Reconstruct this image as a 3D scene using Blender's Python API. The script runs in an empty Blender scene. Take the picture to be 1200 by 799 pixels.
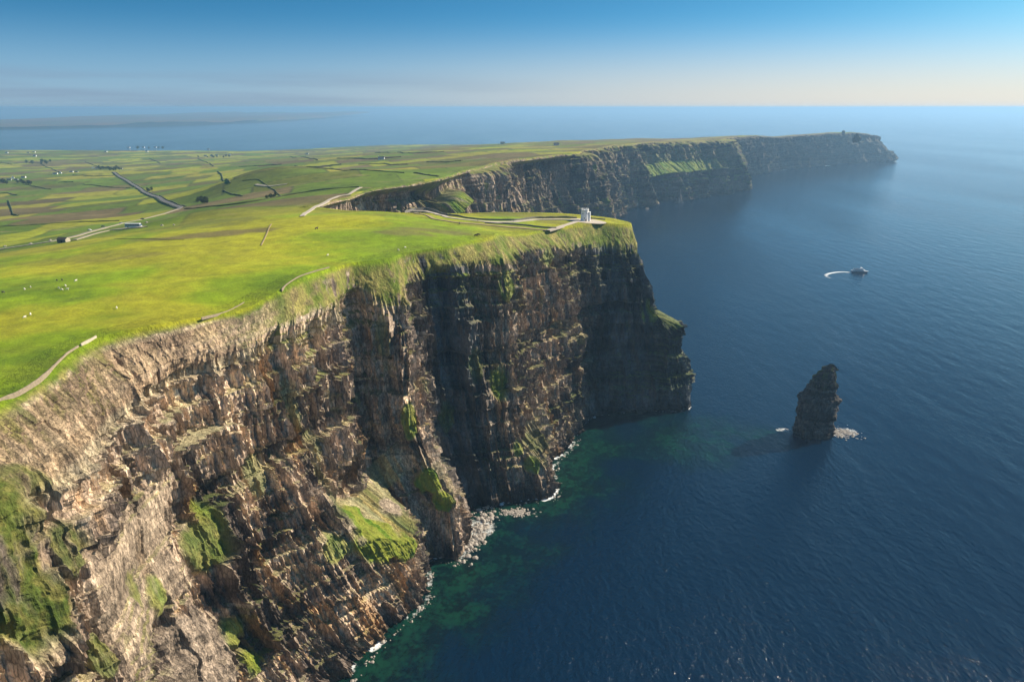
import bpy, bmesh, math, random
import numpy as np
from mathutils import Vector
random.seed(7)
C = bpy.data.collections.new("place"); bpy.context.scene.collection.children.link(C)
sc = bpy.context.scene
R = math.radians
CAMH, PITCH, FPX = 285.0, R(18.88), 800.0
SP, CP = math.sin(PITCH), math.cos(PITCH)

# ------------------------------------------------------------------ helpers
def W(u, v, z=0.0):
    "world point at height z seen at pixel (u, v) of the 1200x799 photograph"
    k = (399.5 - v) / FPX
    dz = -SP + CP * k; dy = CP + SP * k; dx = (u - 600.0) / FPX
    t = (CAMH - z) / -dz
    return np.array([dx * t, dy * t, z])

def hsh(a, b, c, seed):
    a = a.astype(np.int64); b = b.astype(np.int64); c = c.astype(np.int64)
    h = (a * 374761393 + b * 668265263 + c * 2147483647 + seed * 974711 + 1013904223) & 0xFFFFFFFF
    h = ((h ^ (h >> 13)) * 1274126177) & 0xFFFFFFFF
    h = ((h ^ (h >> 16)) * 2246822519) & 0xFFFFFFFF
    h = h ^ (h >> 15)
    return (h & 0xFFFFFF) / float(0xFFFFFF)

def vn(x, y, z, seed=0):
    x, y, z = np.broadcast_arrays(np.asarray(x, float), np.asarray(y, float), np.asarray(z, float))
    ix, iy, iz = np.floor(x), np.floor(y), np.floor(z)
    fx, fy, fz = x - ix, y - iy, z - iz
    fx = fx * fx * (3 - 2 * fx); fy = fy * fy * (3 - 2 * fy); fz = fz * fz * (3 - 2 * fz)
    r = 0
    for i in (0, 1):
        wx = fx if i else 1 - fx
        for j in (0, 1):
            wy = fy if j else 1 - fy
            for k in (0, 1):
                wz = fz if k else 1 - fz
                r = r + wx * wy * wz * hsh(ix + i, iy + j, iz + k, seed)
    return r * 2 - 1

def vn2(x, y, seed=0):
    x, y = np.broadcast_arrays(np.asarray(x, float), np.asarray(y, float))
    ix, iy = np.floor(x), np.floor(y)
    fx, fy = x - ix, y - iy
    fx = fx * fx * (3 - 2 * fx); fy = fy * fy * (3 - 2 * fy)
    z = np.zeros_like(ix); r = 0
    for i in (0, 1):
        wx = fx if i else 1 - fx
        for j in (0, 1):
            wy = fy if j else 1 - fy
            r = r + wx * wy * hsh(ix + i, iy + j, z, seed)
    return r * 2 - 1

def fbm2(x, y, o=4, seed=0, g=.5):
    r = 0; a = 1; n = 0
    for i in range(o):
        r = r + a * vn2(x * 2 ** i + 17.3 * i, y * 2 ** i - 9.1 * i, seed + i); n += a; a *= g
    return r / n

def fbm3(x, y, z, o=4, seed=0, g=.5):
    r = 0; a = 1; n = 0
    for i in range(o):
        r = r + a * vn(x * 2 ** i + 17.3 * i, y * 2 ** i - 9.1 * i, z * 2 ** i + 3.7 * i, seed + i); n += a; a *= g
    return r / n

def sm(a, b, x):
    t = np.clip((x - a) / (b - a), 0, 1); return t * t * (3 - 2 * t)

def mixc(a, b, f):
    f = np.asarray(f)[..., None]; return a * (1 - f) + b * f

def col3(*c): return np.array(c, float)

def quad_mesh(name, P, quads, mat, attrs=None, colr=None, smooth=False, kind=None, parent=None):
    me = bpy.data.meshes.new(name)
    me.vertices.add(len(P)); me.vertices.foreach_set('co', np.ascontiguousarray(P, dtype=np.float32).ravel())
    q = np.ascontiguousarray(quads, dtype=np.int32)
    me.loops.add(q.size); me.loops.foreach_set('vertex_index', q.ravel())
    me.polygons.add(len(q)); me.polygons.foreach_set('loop_start', np.arange(0, q.size, 4, dtype=np.int32))
    me.polygons.foreach_set('loop_total', np.full(len(q), 4, dtype=np.int32))
    me.polygons.foreach_set('use_smooth', np.full(len(q), smooth, dtype=bool))
    me.update(calc_edges=True); me.validate()
    if colr is not None:
        a = me.attributes.new('Col', 'FLOAT_COLOR', 'POINT')
        c4 = np.ones((len(P), 4), np.float32); c4[:, :3] = colr; a.data.foreach_set('color', c4.ravel())
    for k, v in (attrs or {}).items():
        a = me.attributes.new(k, 'FLOAT', 'POINT'); a.data.foreach_set('value', np.ascontiguousarray(v, dtype=np.float32))
    me.materials.append(mat)
    o = bpy.data.objects.new(name, me); C.objects.link(o)
    if kind: o['kind'] = kind
    if parent: o.parent = parent
    return o

def grid_quads(nr, nc):
    i = np.arange(nr - 1)[:, None] * nc + np.arange(nc - 1)[None, :]
    return np.stack([i, i + nc, i + nc + 1, i + 1], -1).reshape(-1, 4)

def thing(name, label, cat, loc=(0, 0, 0), rz=0, group=None, scale=1):
    o = bpy.data.objects.new(name, None); C.objects.link(o); o.location = loc; o.rotation_euler = (0, 0, rz)
    o.empty_display_size = 1; o.scale = (scale,) * 3
    o['label'] = label; o['category'] = cat
    if group: o['group'] = group
    return o

def tag(o, label, cat, group=None):
    o['label'] = label; o['category'] = cat
    if group: o['group'] = group
    return o

def dup(root, loc, rz, label, group=None, scale=None):
    r = root.copy(); C.objects.link(r); r.location = loc; r.rotation_euler = (0, 0, rz); r['label'] = label
    if group: r['group'] = group
    if scale: r.scale = (scale,) * 3
    for ch in list(root.children):
        c = ch.copy(); C.objects.link(c); c.parent = r
        for g in ch.children:
            d = g.copy(); C.objects.link(d); d.parent = c
    return r

def obj(name, bm, mat, parent=None, smooth=False, bevel=0):
    if bevel: bmesh.ops.bevel(bm, geom=bm.edges[:], offset=bevel, segments=1, affect='EDGES')
    me = bpy.data.meshes.new(name); bm.normal_update(); bm.to_mesh(me); bm.free()
    for p in me.polygons: p.use_smooth = smooth
    me.materials.append(mat)
    o = bpy.data.objects.new(name, me); C.objects.link(o)
    if parent: o.parent = parent
    return o

def box(bm, x0, x1, y0, y1, z0, z1):
    v = [bm.verts.new(p) for p in ((x0, y0, z0), (x1, y0, z0), (x1, y1, z0), (x0, y1, z0), (x0, y0, z1), (x1, y0, z1), (x1, y1, z1), (x0, y1, z1))]
    for f in ((3, 2, 1, 0), (4, 5, 6, 7), (0, 1, 5, 4), (1, 2, 6, 5), (2, 3, 7, 6), (3, 0, 4, 7)): bm.faces.new([v[i] for i in f])
    return bm

def loft(bm, rings, cap=True, closed=True):
    vs = [[bm.verts.new(p) for p in r] for r in rings]
    n = len(rings[0])
    for a, b in zip(vs, vs[1:]):
        for i in range(n if closed else n - 1):
            bm.faces.new((a[i], a[(i + 1) % n], b[(i + 1) % n], b[i]))
    if cap:
        bm.faces.new(vs[0][::-1]); bm.faces.new(vs[-1])
    return bm

def ring(cx, cy, z, r, n=24, ry=None, jit=0):
    return [(cx + r * math.cos(2 * math.pi * i / n) * (1 + random.uniform(-jit, jit)), cy + (ry or r) * math.sin(2 * math.pi * i / n) * (1 + random.uniform(-jit, jit)), z) for i in range(n)]

# ------------------------------------------------------------------ materials
def newmat(name):
    m = bpy.data.materials.new(name); m.use_nodes = True
    nt = m.node_tree; b = nt.nodes['Principled BSDF']
    return m, nt, b

def N(nt, t, **kw):
    n = nt.nodes.new(t)
    for k, v in kw.items():
        if k in n.inputs: n.inputs[k].default_value = v
        else: setattr(n, k, v)
    return n

def simple(name, c, rough=.7, noise=.15, scale=1.5, metallic=0, bump=0):
    m, nt, b = newmat(name)
    tc = N(nt, 'ShaderNodeTexCoord'); n = N(nt, 'ShaderNodeTexNoise', Scale=scale, Detail=5.0)
    nt.links.new(tc.outputs['Object'], n.inputs['Vector'])
    mr = N(nt, 'ShaderNodeMapRange'); mr.inputs['To Min'].default_value = 1 - noise * 1.6; mr.inputs['To Max'].default_value = 1 + noise * 1.6
    nt.links.new(n.outputs[0], mr.inputs[0])
    mx = N(nt, 'ShaderNodeVectorMath', operation='SCALE'); mx.inputs[0].default_value = c[:3]
    nt.links.new(mr.outputs[0], mx.inputs['Scale']); nt.links.new(mx.outputs[0], b.inputs['Base Color'])
    b.inputs['Roughness'].default_value = rough; b.inputs['Metallic'].default_value = metallic
    if bump:
        bp = N(nt, 'ShaderNodeBump', Distance=bump, Strength=.8); nt.links.new(n.outputs[0], bp.inputs['Height']); nt.links.new(bp.outputs[0], b.inputs['Normal'])
    return m

def ground_mat(name, rock):
    m, nt, b = newmat(name); L = nt.links.new
    at = N(nt, 'ShaderNodeAttribute', attribute_name='Col')
    ge = N(nt, 'ShaderNodeNewGeometry')
    mp = N(nt, 'ShaderNodeMapping'); mp.inputs['Scale'].default_value = (1, 1, .35 if rock else 1)
    L(ge.outputs['Position'], mp.inputs['Vector'])
    n1 = N(nt, 'ShaderNodeTexNoise', Scale=.55 if rock else .12, Detail=8.0, Roughness=.68); L(mp.outputs[0], n1.inputs['Vector'])
    n2 = N(nt, 'ShaderNodeTexNoise', Scale=1.6 if rock else .9, Detail=5.0, Roughness=.65); L(mp.outputs[0], n2.inputs['Vector'])
    a = N(nt, 'ShaderNodeMapRange'); a.inputs['From Min'].default_value = .28; a.inputs['From Max'].default_value = .72
    a.inputs['To Min'].default_value = .5 if rock else .74; a.inputs['To Max'].default_value = 1.5 if rock else 1.26
    L(n1.outputs[0], a.inputs[0])
    c = N(nt, 'ShaderNodeMapRange'); c.inputs['From Min'].default_value = .3; c.inputs['From Max'].default_value = .7
    c.inputs['To Min'].default_value = .72; c.inputs['To Max'].default_value = 1.28; L(n2.outputs[0], c.inputs[0])
    mu = N(nt, 'ShaderNodeMath', operation='MULTIPLY'); L(a.outputs[0], mu.inputs[0]); L(c.outputs[0], mu.inputs[1])
    s = N(nt, 'ShaderNodeVectorMath', operation='SCALE'); L(at.outputs['Color'], s.inputs[0]); L(mu.outputs[0], s.inputs['Scale'])
    if rock:
        m2_ = N(nt, 'ShaderNodeMapping'); m2_.inputs['Scale'].default_value = (.62, .62, .2); L(ge.outputs['Position'], m2_.inputs['Vector'])
        nw = N(nt, 'ShaderNodeVectorMath', operation='MULTIPLY_ADD'); L(n1.outputs['Color'], nw.inputs[0]); nw.inputs[1].default_value = (.9, .9, .5); L(m2_.outputs[0], nw.inputs[2])
        vo = N(nt, 'ShaderNodeTexVoronoi', feature='DISTANCE_TO_EDGE', Scale=1.0); L(nw.outputs[0], vo.inputs['Vector'])
        vr = N(nt, 'ShaderNodeMapRange'); vr.inputs['From Max'].default_value = .12; vr.inputs['To Min'].default_value = .5; vr.inputs['To Max'].default_value = 1.05; L(vo.outputs[0], vr.inputs[0])
        vc = N(nt, 'ShaderNodeTexVoronoi', Scale=1.0); L(nw.outputs[0], vc.inputs['Vector'])
        sx_ = N(nt, 'ShaderNodeSeparateColor'); L(vc.outputs['Color'], sx_.inputs[0])
        vr2 = N(nt, 'ShaderNodeMapRange'); vr2.inputs['To Min'].default_value = .7; vr2.inputs['To Max'].default_value = 1.35; L(sx_.outputs[0], vr2.inputs[0])
        # only on rock, not on turf: green minus red of the stored colour
        sg = N(nt, 'ShaderNodeSeparateColor'); L(at.outputs['Color'], sg.inputs[0])
        sb = N(nt, 'ShaderNodeMath', operation='DIVIDE'); L(sg.outputs[0], sb.inputs[0]); L(sg.outputs[1], sb.inputs[1])
        rk = N(nt, 'ShaderNodeMapRange'); rk.inputs['From Min'].default_value = 1.0; rk.inputs['From Max'].default_value = 1.15; L(sb.outputs[0], rk.inputs[0])
        vm = N(nt, 'ShaderNodeMath', operation='MULTIPLY'); L(vr.outputs[0], vm.inputs[0]); L(vr2.outputs[0], vm.inputs[1])
        vx = N(nt, 'ShaderNodeMix', data_type='FLOAT'); vx.inputs[2].default_value = 1.0; L(rk.outputs[0], vx.inputs[0]); L(vm.outputs[0], vx.inputs[3])
        s2 = N(nt, 'ShaderNodeVectorMath', operation='SCALE'); L(s.outputs[0], s2.inputs[0]); L(vx.outputs[0], s2.inputs['Scale']); s = s2
    L(s.outputs[0], b.inputs['Base Color'])
    b.inputs['Roughness'].default_value = .9; b.inputs['Specular IOR Level'].default_value = .2
    ad = N(nt, 'ShaderNodeMath', operation='ADD'); L(n1.outputs[0], ad.inputs[0]); L(n2.outputs[0], ad.inputs[1])
    bp = N(nt, 'ShaderNodeBump', Distance=.9 if rock else .35, Strength=.9 if rock else .6); L(ad.outputs[0], bp.inputs['Height']); L(bp.outputs[0], b.inputs['Normal'])
    return m
M_land = ground_mat('turf', False); M_rock = ground_mat('cliff_rock', True)

def sea_mat():
    m, nt, b = newmat('sea_water'); L = nt.links.new
    ge = N(nt, 'ShaderNodeNewGeometry')
    def wav(scale, det, rot, sx, sy, rough=.55):
        mp = N(nt, 'ShaderNodeMapping'); mp.inputs['Rotation'].default_value = (0, 0, R(rot)); mp.inputs['Scale'].default_value = (sx, sy, 1)
        L(ge.outputs['Position'], mp.inputs['Vector'])
        n = N(nt, 'ShaderNodeTexNoise', Scale=scale, Detail=det, Roughness=rough, noise_dimensions='2D'); L(mp.outputs[0], n.inputs['Vector']); return n
    w1 = wav(.30, 5.0, 25, 1, .5, .62)
    w2 = wav(.06, 3.0, 40, 1, .4)
    w3 = wav(.0022, 4.0, 60, 1, .22)
    bp2 = N(nt, 'ShaderNodeBump', Distance=1.3, Strength=.7); L(w2.outputs[0], bp2.inputs['Height'])
    bp = N(nt, 'ShaderNodeBump', Distance=.95, Strength=.85); L(w1.outputs[0], bp.inputs['Height']); L(bp2.outputs[0], bp.inputs['Normal'])
    st = N(nt, 'ShaderNodeMapRange'); st.inputs['From Min'].default_value = .35; st.inputs['From Max'].default_value = .62
    st.inputs['To Min'].default_value = .3; st.inputs['To Max'].default_value = 1.0
    L(w3.outputs[0], st.inputs[0]); L(st.outputs[0], bp.inputs['Strength'])
    # seabed showing through the shallows
    sh = N(nt, 'ShaderNodeAttribute', attribute_name='shallow')
    vor = N(nt, 'ShaderNodeTexVoronoi', Scale=.28, Randomness=1.0); L(ge.outputs['Position'], vor.inputs['Vector'])
    nb = N(nt, 'ShaderNodeTexNoise', Scale=.06, Detail=8.0, Roughness=.8); L(ge.outputs['Position'], nb.inputs['Vector'])
    cr = N(nt, 'ShaderNodeValToRGB'); e = cr.color_ramp.elements
    e[0].position = .42; e[0].color = (.002, .010, .012, 1); e[1].position = .68; e[1].color = (.005, .042, .026, 1)
    x = e.new(.54); x.color = (.002, .014, .014, 1)
    ad = N(nt, 'ShaderNodeMath', operation='MULTIPLY_ADD'); L(vor.outputs['Distance'], ad.inputs[0]); ad.inputs[1].default_value = -.035; L(nb.outputs[0], ad.inputs[2])
    ad.inputs[1].default_value = -.16
    a2 = N(nt, 'ShaderNodeMath', operation='MULTIPLY_ADD'); L(sh.outputs['Fac'], a2.inputs[0]); a2.inputs[1].default_value = .16; L(ad.outputs[0], a2.inputs[2])
    a3 = N(nt, 'ShaderNodeMath', operation='ADD'); L(a2.outputs[0], a3.inputs[0]); a3.inputs[1].default_value = .04
    L(a3.outputs[0], cr.inputs[0])
    mx = N(nt, 'ShaderNodeMix', data_type='RGBA'); mx.inputs[6].default_value = (.0006, .013, .036, 1)
    L(sh.outputs['Fac'], mx.inputs[0]); L(cr.outputs[0], mx.inputs[7])
    # foam
    fo = N(nt, 'ShaderNodeAttribute', attribute_name='foam')
    nf = N(nt, 'ShaderNodeTexNoise', Scale=.35, Detail=8.0, Roughness=.75); L(ge.outputs['Position'], nf.inputs['Vector'])
    fa = N(nt, 'ShaderNodeMath', operation='ADD'); L(fo.outputs['Fac'], fa.inputs[0]); L(nf.outputs[0], fa.inputs[1])
    fr = N(nt, 'ShaderNodeMapRange'); fr.inputs['From Min'].default_value = 1.0; fr.inputs['From Max'].default_value = 1.22; L(fa.outputs[0], fr.inputs[0])
    m2 = N(nt, 'ShaderNodeMix', data_type='RGBA'); m2.inputs[7].default_value = (.72, .74, .72, 1); L(fr.outputs[0], m2.inputs[0]); L(mx.outputs[2], m2.inputs[6])
    L(m2.outputs[2], b.inputs['Base Color'])
    rr = N(nt, 'ShaderNodeMapRange'); rr.inputs['To Min'].default_value = .12; rr.inputs['To Max'].default_value = .8; L(fr.outputs[0], rr.inputs[0]); L(rr.outputs[0], b.inputs['Roughness'])
    b.inputs['IOR'].default_value = 1.38; L(bp.outputs[0], b.inputs['Normal'])
    return m
M_sea = sea_mat()

# ------------------------------------------------------------------ coastline columns
# each column: (x, y[, z]) at the levels rim, brow, 120, 60, 15, 0
DZ = [195, 175, 120, 60, 15, 0]
def c(*pts):
    out = []
    for p, z in zip(pts, DZ):
        out.append((p[0], p[1], p[2] if len(p) > 2 else z))
    return out
NEAR = [
 c((-190,-60),(-168,-60),(-156,-60),(-142,-60),(-125,-60),(-120,-60)),
 c((-178,100),(-153,100),(-146,100),(-132,100),(-115,100),(-108,100)),
 c((-172,160),(-146,155),(-140,152),(-126,150),(-112,150),(-106,150)),
 c((-168,195),(-141,182),(-130,176),(-116,172),(-102,172),(-96,172)),
 c((-169,234),(-146,218),(-141,213),(-130,210),(-112,208),(-106,208)),
 c((-171,265),(-147,250),(-141,246),(-128,243),(-108,243),(-100,243)),
 c((-152,288),(-142,276),(-136,274),(-118,270),(-97,270),(-89,272)),
 c((-132,327,190),(-126,308),(-119,303),(-103,296),(-84,294),(-78,300)),
 c((-120,354),(-110,334),(-102,328,84),(-76,318,60),(-62,326,18),(-59,330)),
 c((-112,378),(-99,362),(-93,356,68),(-57,340,46),(-52,345),(-51,349)),
 c((-105,394),(-98,384),(-94,378,66),(-62,364,47),(-56,367,14),(-54,370)),
 c((-98,410),(-95,405),(-93,402,64),(-78,388,52),(-64,384,26),(-60,382)),
 c((-78,427),(-66,408,160),(-64,403,95),(-53,397,62),(-37,385,38),(-35,382)),
 c((-72,440),(-66,431),(-64,426),(-54,412,64),(-36,400,38),(-33,399)),
 c((-62,450),(-58,450),(-57,450),(-50,444),(-38,434),(-33,432)),
 c((-44,466),(-38,463),(-36,461),(-30,456),(-22,449),(-20,448)),
 c((-30,486),(-20,477),(-17,474),(-11,464),(-4,453),(-2,451)),
 c((-16,503),(-4,486),(1,476,80),(6,468,46),(28,460,22),(30,458)),
 c((-10,522),(4,513),(8,508),(15,499,58),(33,474,22),(35,472)),
 c((0,537,190),(14,532),(19,528),(24,522),(33,512),(36,510)),
 c((18,560,188),(33,552),(39,549),(44,545),(49,540),(51,539)),
 c((36,583,187),(49,575,168),(52,572),(56,572),(62,572),(64,572)),
 c((60,606,185),(66,596,163),(68,598),(70,601),(73,601),(75,601)),
 c((79,624,184),(84,610,160),(88,609),(90,611),(92,612),(93,612)),
 c((100,632,183),(110,617,155),(118,616),(125,616),(130,616),(131,616)),
 c((111,640,182),(119,628,152),(137,620,99),(160,617,87),(171,618,30),(174,620)),
 c((113,652,180),(122,645,150),(141,642,99),(164,640,86),(177,639,30),(180,640)),
 c((104,664,181),(112,672,150),(130,672,95),(150,675,60),(158,675),(160,676)),
 c((78,672,184),(80,684,155),(82,690),(84,696),(86,700),(88,702)),
 c((20,668,188),(22,680,160),(24,684),(26,688),(30,694),(32,696)),
 c((-40,655,190),(-38,667,165),(-36,672),(-33,676),(-30,682),(-28,684)),
 c((-100,655,190),(-98,667,170),(-95,672),(-92,680),(-85,690),(-82,692)),
 c((-160,670,190),(-154,680,175),(-148,688),(-140,696),(-125,705),(-120,708)),
 c((-205,700,190),(-196,705,176),(-185,708),(-165,712),(-130,716),(-122,718)),
]
FAR = [
 c((-205,700,190),(-196,705,176),(-185,708),(-165,712),(-130,716),(-122,718)),
 c((-196,740,190),(-184,742,178),(-170,745),(-150,745),(-120,745),(-112,745)),
 c((-186,790,190),(-172,788,176),(-158,786),(-140,780),(-110,775),(-102,775)),
 c((-172,856,190),(-160,846,178),(-150,840),(-130,830),(-100,815),(-92,812)),
 c((-134,911,190),(-128,896,176),(-120,885),(-105,870),(-80,850),(-72,845)),
 c((-100,965,192),(-88,945,180),(-55,920,158),(-30,895,100),(-10,880,20),(0,875)),
 c((-92,1000,192),(-78,990,180),(-48,975,160),(-22,960,100),(0,945,20),(8,942)),
 c((-82,1080,191),(-68,1078,175),(-58,1075),(-40,1070),(-20,1065),(-12,1062)),
 c((-56,1160,190),(-45,1155,174),(-35,1150),(-10,1140),(12,1130),(20,1128)),
 c((-30,1240,190),(-15,1225,172),(-5,1215),(20,1190,70),(50,1165),(56,1160)),
 c((0,1295,190),(12,1290,172),(22,1285),(40,1275),(58,1268),(64,1265)),
 c((69,1430,190),(80,1425,170),(90,1418),(110,1400,70),(134,1380),(140,1376)),
 c((98,1490,190),(108,1485,170),(116,1480),(130,1470),(144,1460),(150,1457)),
 c((150,1590,189),(160,1585,170),(168,1576),(180,1560,70),(192,1545),(196,1542)),
 c((168,1700,188),(178,1700,168),(186,1700),(200,1700),(214,1700),(218,1700)),
 c((215,1850,186),(226,1845,166),(234,1840),(250,1832),(264,1824),(268,1822)),
 c((262,1965,184),(272,1958,164),(280,1950),(292,1944,66),(303,1938),(308,1936)),
 c((300,2060,183),(310,2050,165),(316,2042),(324,2036),(332,2032),(336,2030)),
 c((420,2260,178),(435,2245,150),(455,2225,118),(482,2190,88),(500,2180),(505,2178)),
 c((500,2350,176),(512,2335,148),(530,2315,116),(565,2275,84),(588,2260),(594,2258)),
 c((600,2420,175),(612,2400,145),(628,2385,116),(645,2350,84),(665,2335),(670,2332)),
 c((680,2490,174),(690,2465,145),(702,2450,116),(715,2420,80),(732,2400),(738,2398)),
 c((768,2555,172),(782,2535,145),(796,2518,112),(812,2500,78),(826,2490),(830,2488)),
 c((800,2620,171),(825,2610,145),(845,2600,110),(860,2590),(880,2590),(886,2590)),
 c((800,2820,165),(815,2820,140),(830,2820,100),(845,2820),(855,2820),(860,2820)),
 c((980,3200,160),(1000,3180,135),(1030,3160,100),(1060,3140),(1080,3120),(1090,3115)),
 c((1150,3400,154),(1170,3370,130),(1190,3340,95),(1215,3310),(1235,3290),(1240,3285)),
 c((1290,3520,150),(1310,3500,125),(1330,3470,90),(1350,3440),(1370,3420),(1378,3415)),
 c((1420,3640,150),(1450,3620,125),(1475,3600,90),(1500,3570),(1530,3545),(1538,3540)),
 c((1600,3820,150),(1630,3790,125),(1660,3760,90),(1690,3735),(1715,3710),(1724,3705)),
 c((1780,3960,150),(1820,3920,128),(1860,3880,95),(1900,3850,50),(1930,3830),(1940,3825)),
 c((1900,4060,138),(1950,4020,112),(2000,3980,80),(2060,3940,40),(2090,3920),(2100,3915)),
 c((2000,4190,120),(2045,4160,98),(2085,4135,76),(2125,4110,58),(2150,4100),(2156,4095)),
 c((2040,4290,112),(2085,4280,92),(2120,4275,72),(2150,4270,52),(2170,4265),(2176,4262)),
 c((1980,4400,104),(2020,4420,85),(2060,4440,68),(2090,4450,50),(2110,4460),(2116,4462)),
 c((1800,4520,90),(1820,4560,70),(1830,4600,60),(1850,4650,40),(1860,4700),(1865,4710)),
 c((1300,4600,80),(1300,4650,60),(1300,4700,50),(1300,4750,35),(1300,4800),(1300,4810)),
]
# far side of the land, low shore (x, y)
SHORE = [(1300,4700),(900,5000),(500,5300),(0,5500),(-600,5560),(-1000,5480),(-1300,5250),(-1500,4950),(-1750,4800),(-2600,4830),(-3500,4900),(-5200,4700),(-9000,4900)]

# ------------------------------------------------------------------ land height
pts = []
for L_ in (NEAR, FAR):
    for cc in L_: pts.append(cc[0])
pts += [(x, y, 12) for x, y in SHORE[1:]]
pts += [(-300,100,196),(-300,250,193),(-300,400,188),(-200,480,196),(-130,560,201),(-60,560,196),(-450,300,180),(-450,500,170),
        (-420,650,168),(-300,640,184),(-210,600,194),(-600,700,146),(-460,820,156),(-380,900,168),(-520,1060,142),(-700,900,138),(-900,700,120),(-700,400,150),(-1300,600,90),
        (-300,1000,180),(-250,1200,182),(-400,1400,158),(-100,1500,180),(-700,1400,122),(-1000,1300,100),(-900,1800,104),(-1200,2110,92),(-600,2000,135),(-200,2000,165),
        (100,2300,165),(-1800,2200,60),(-1500,3000,55),(-700,3000,95),(0,3000,140),(500,3100,150),(-1500,4000,30),(-500,4000,70),(500,4000,105),(1100,3900,125),(-3000,3500,30),(-3000,2000,40),
        (-3000,800,50),(-6000,3000,25),(-6000,1000,30),(-400,-200,200),(-1200,-200,140),(-400,1180,180),(-520,1150,150)]
PC = np.array(pts, float)
def _k(r2): return .5 * r2 * np.log(r2 + 1e-9)
_S = 1000.0
_q = PC[:, :2] / _S
_A = _k(((_q[:, None] - _q[None]) ** 2).sum(-1)) + np.eye(len(_q)) * 2e-4
_n = len(_q); _M = np.zeros((_n + 3, _n + 3)); _M[:_n, :_n] = _A; _P = np.c_[np.ones(_n), _q]; _M[:_n, _n:] = _P; _M[_n:, :_n] = _P.T
_w = np.linalg.solve(_M, np.r_[PC[:, 2], 0, 0, 0])
def landz(x, y):
    x = np.asarray(x, float); y = np.asarray(y, float); sh = x.shape
    X = x.ravel() / _S; Y = y.ravel() / _S; out = np.empty(len(X))
    for a in range(0, len(X), 60000):
        xx = X[a:a + 60000]; yy = Y[a:a + 60000]
        r2 = (xx[:, None] - _q[:, 0]) ** 2 + (yy[:, None] - _q[:, 1]) ** 2
        out[a:a + 60000] = _k(r2) @ _w[:_n] + _w[_n] + _w[_n + 1] * xx + _w[_n + 2] * yy
    X = x.ravel(); Y = y.ravel()
    d = np.hypot(X, Y)
    out += 2.2 * fbm2(X / 75, Y / 75, 3, 5) + 5 * sm(500, 1400, d) * fbm2(X / 260, Y / 260, 3, 9)
    for (bx, by, h, rx, ry, a) in ((-440, 1190, 9, 110, 90, .3), (-560, 1500, 7, 160, 90, 0), (-250, 1080, 6, 120, 60, 0), (-310, 690, 5, 60, 40, 0), (-130, 590, 2, 60, 25, 0), (-120, 520, -2.5, 28, 12, 0)):
        ca, sa = math.cos(a), math.sin(a); dx = X - bx; dy = Y - by
        out += h * np.exp(-(((dx * ca + dy * sa) / rx) ** 2 + ((-dx * sa + dy * ca) / ry) ** 2))
    return np.maximum(out, 3).reshape(sh)

def G(u, v, up=0.0):
    "ground point seen at a pixel"
    k = (399.5 - v) / FPX
    d = np.array([(u - 600.0) / FPX, CP + SP * k, -SP + CP * k])
    t = np.concatenate([np.arange(150, 1500, 4.0), np.arange(1500, 9000, 12.0)])
    P = d[None] * t[:, None]; zz = CAMH + P[:, 2] - landz(P[:, 0], P[:, 1])
    i = np.argmax(zz < 0) if (zz < 0).any() else len(t) - 1
    i = max(i, 1); f = zz[i - 1] / (zz[i - 1] - zz[i] + 1e-9); tt = t[i - 1] + f * (t[i] - t[i - 1])
    p = d * tt
    return np.array([p[0], p[1], float(landz(p[0], p[1])) + up])

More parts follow.
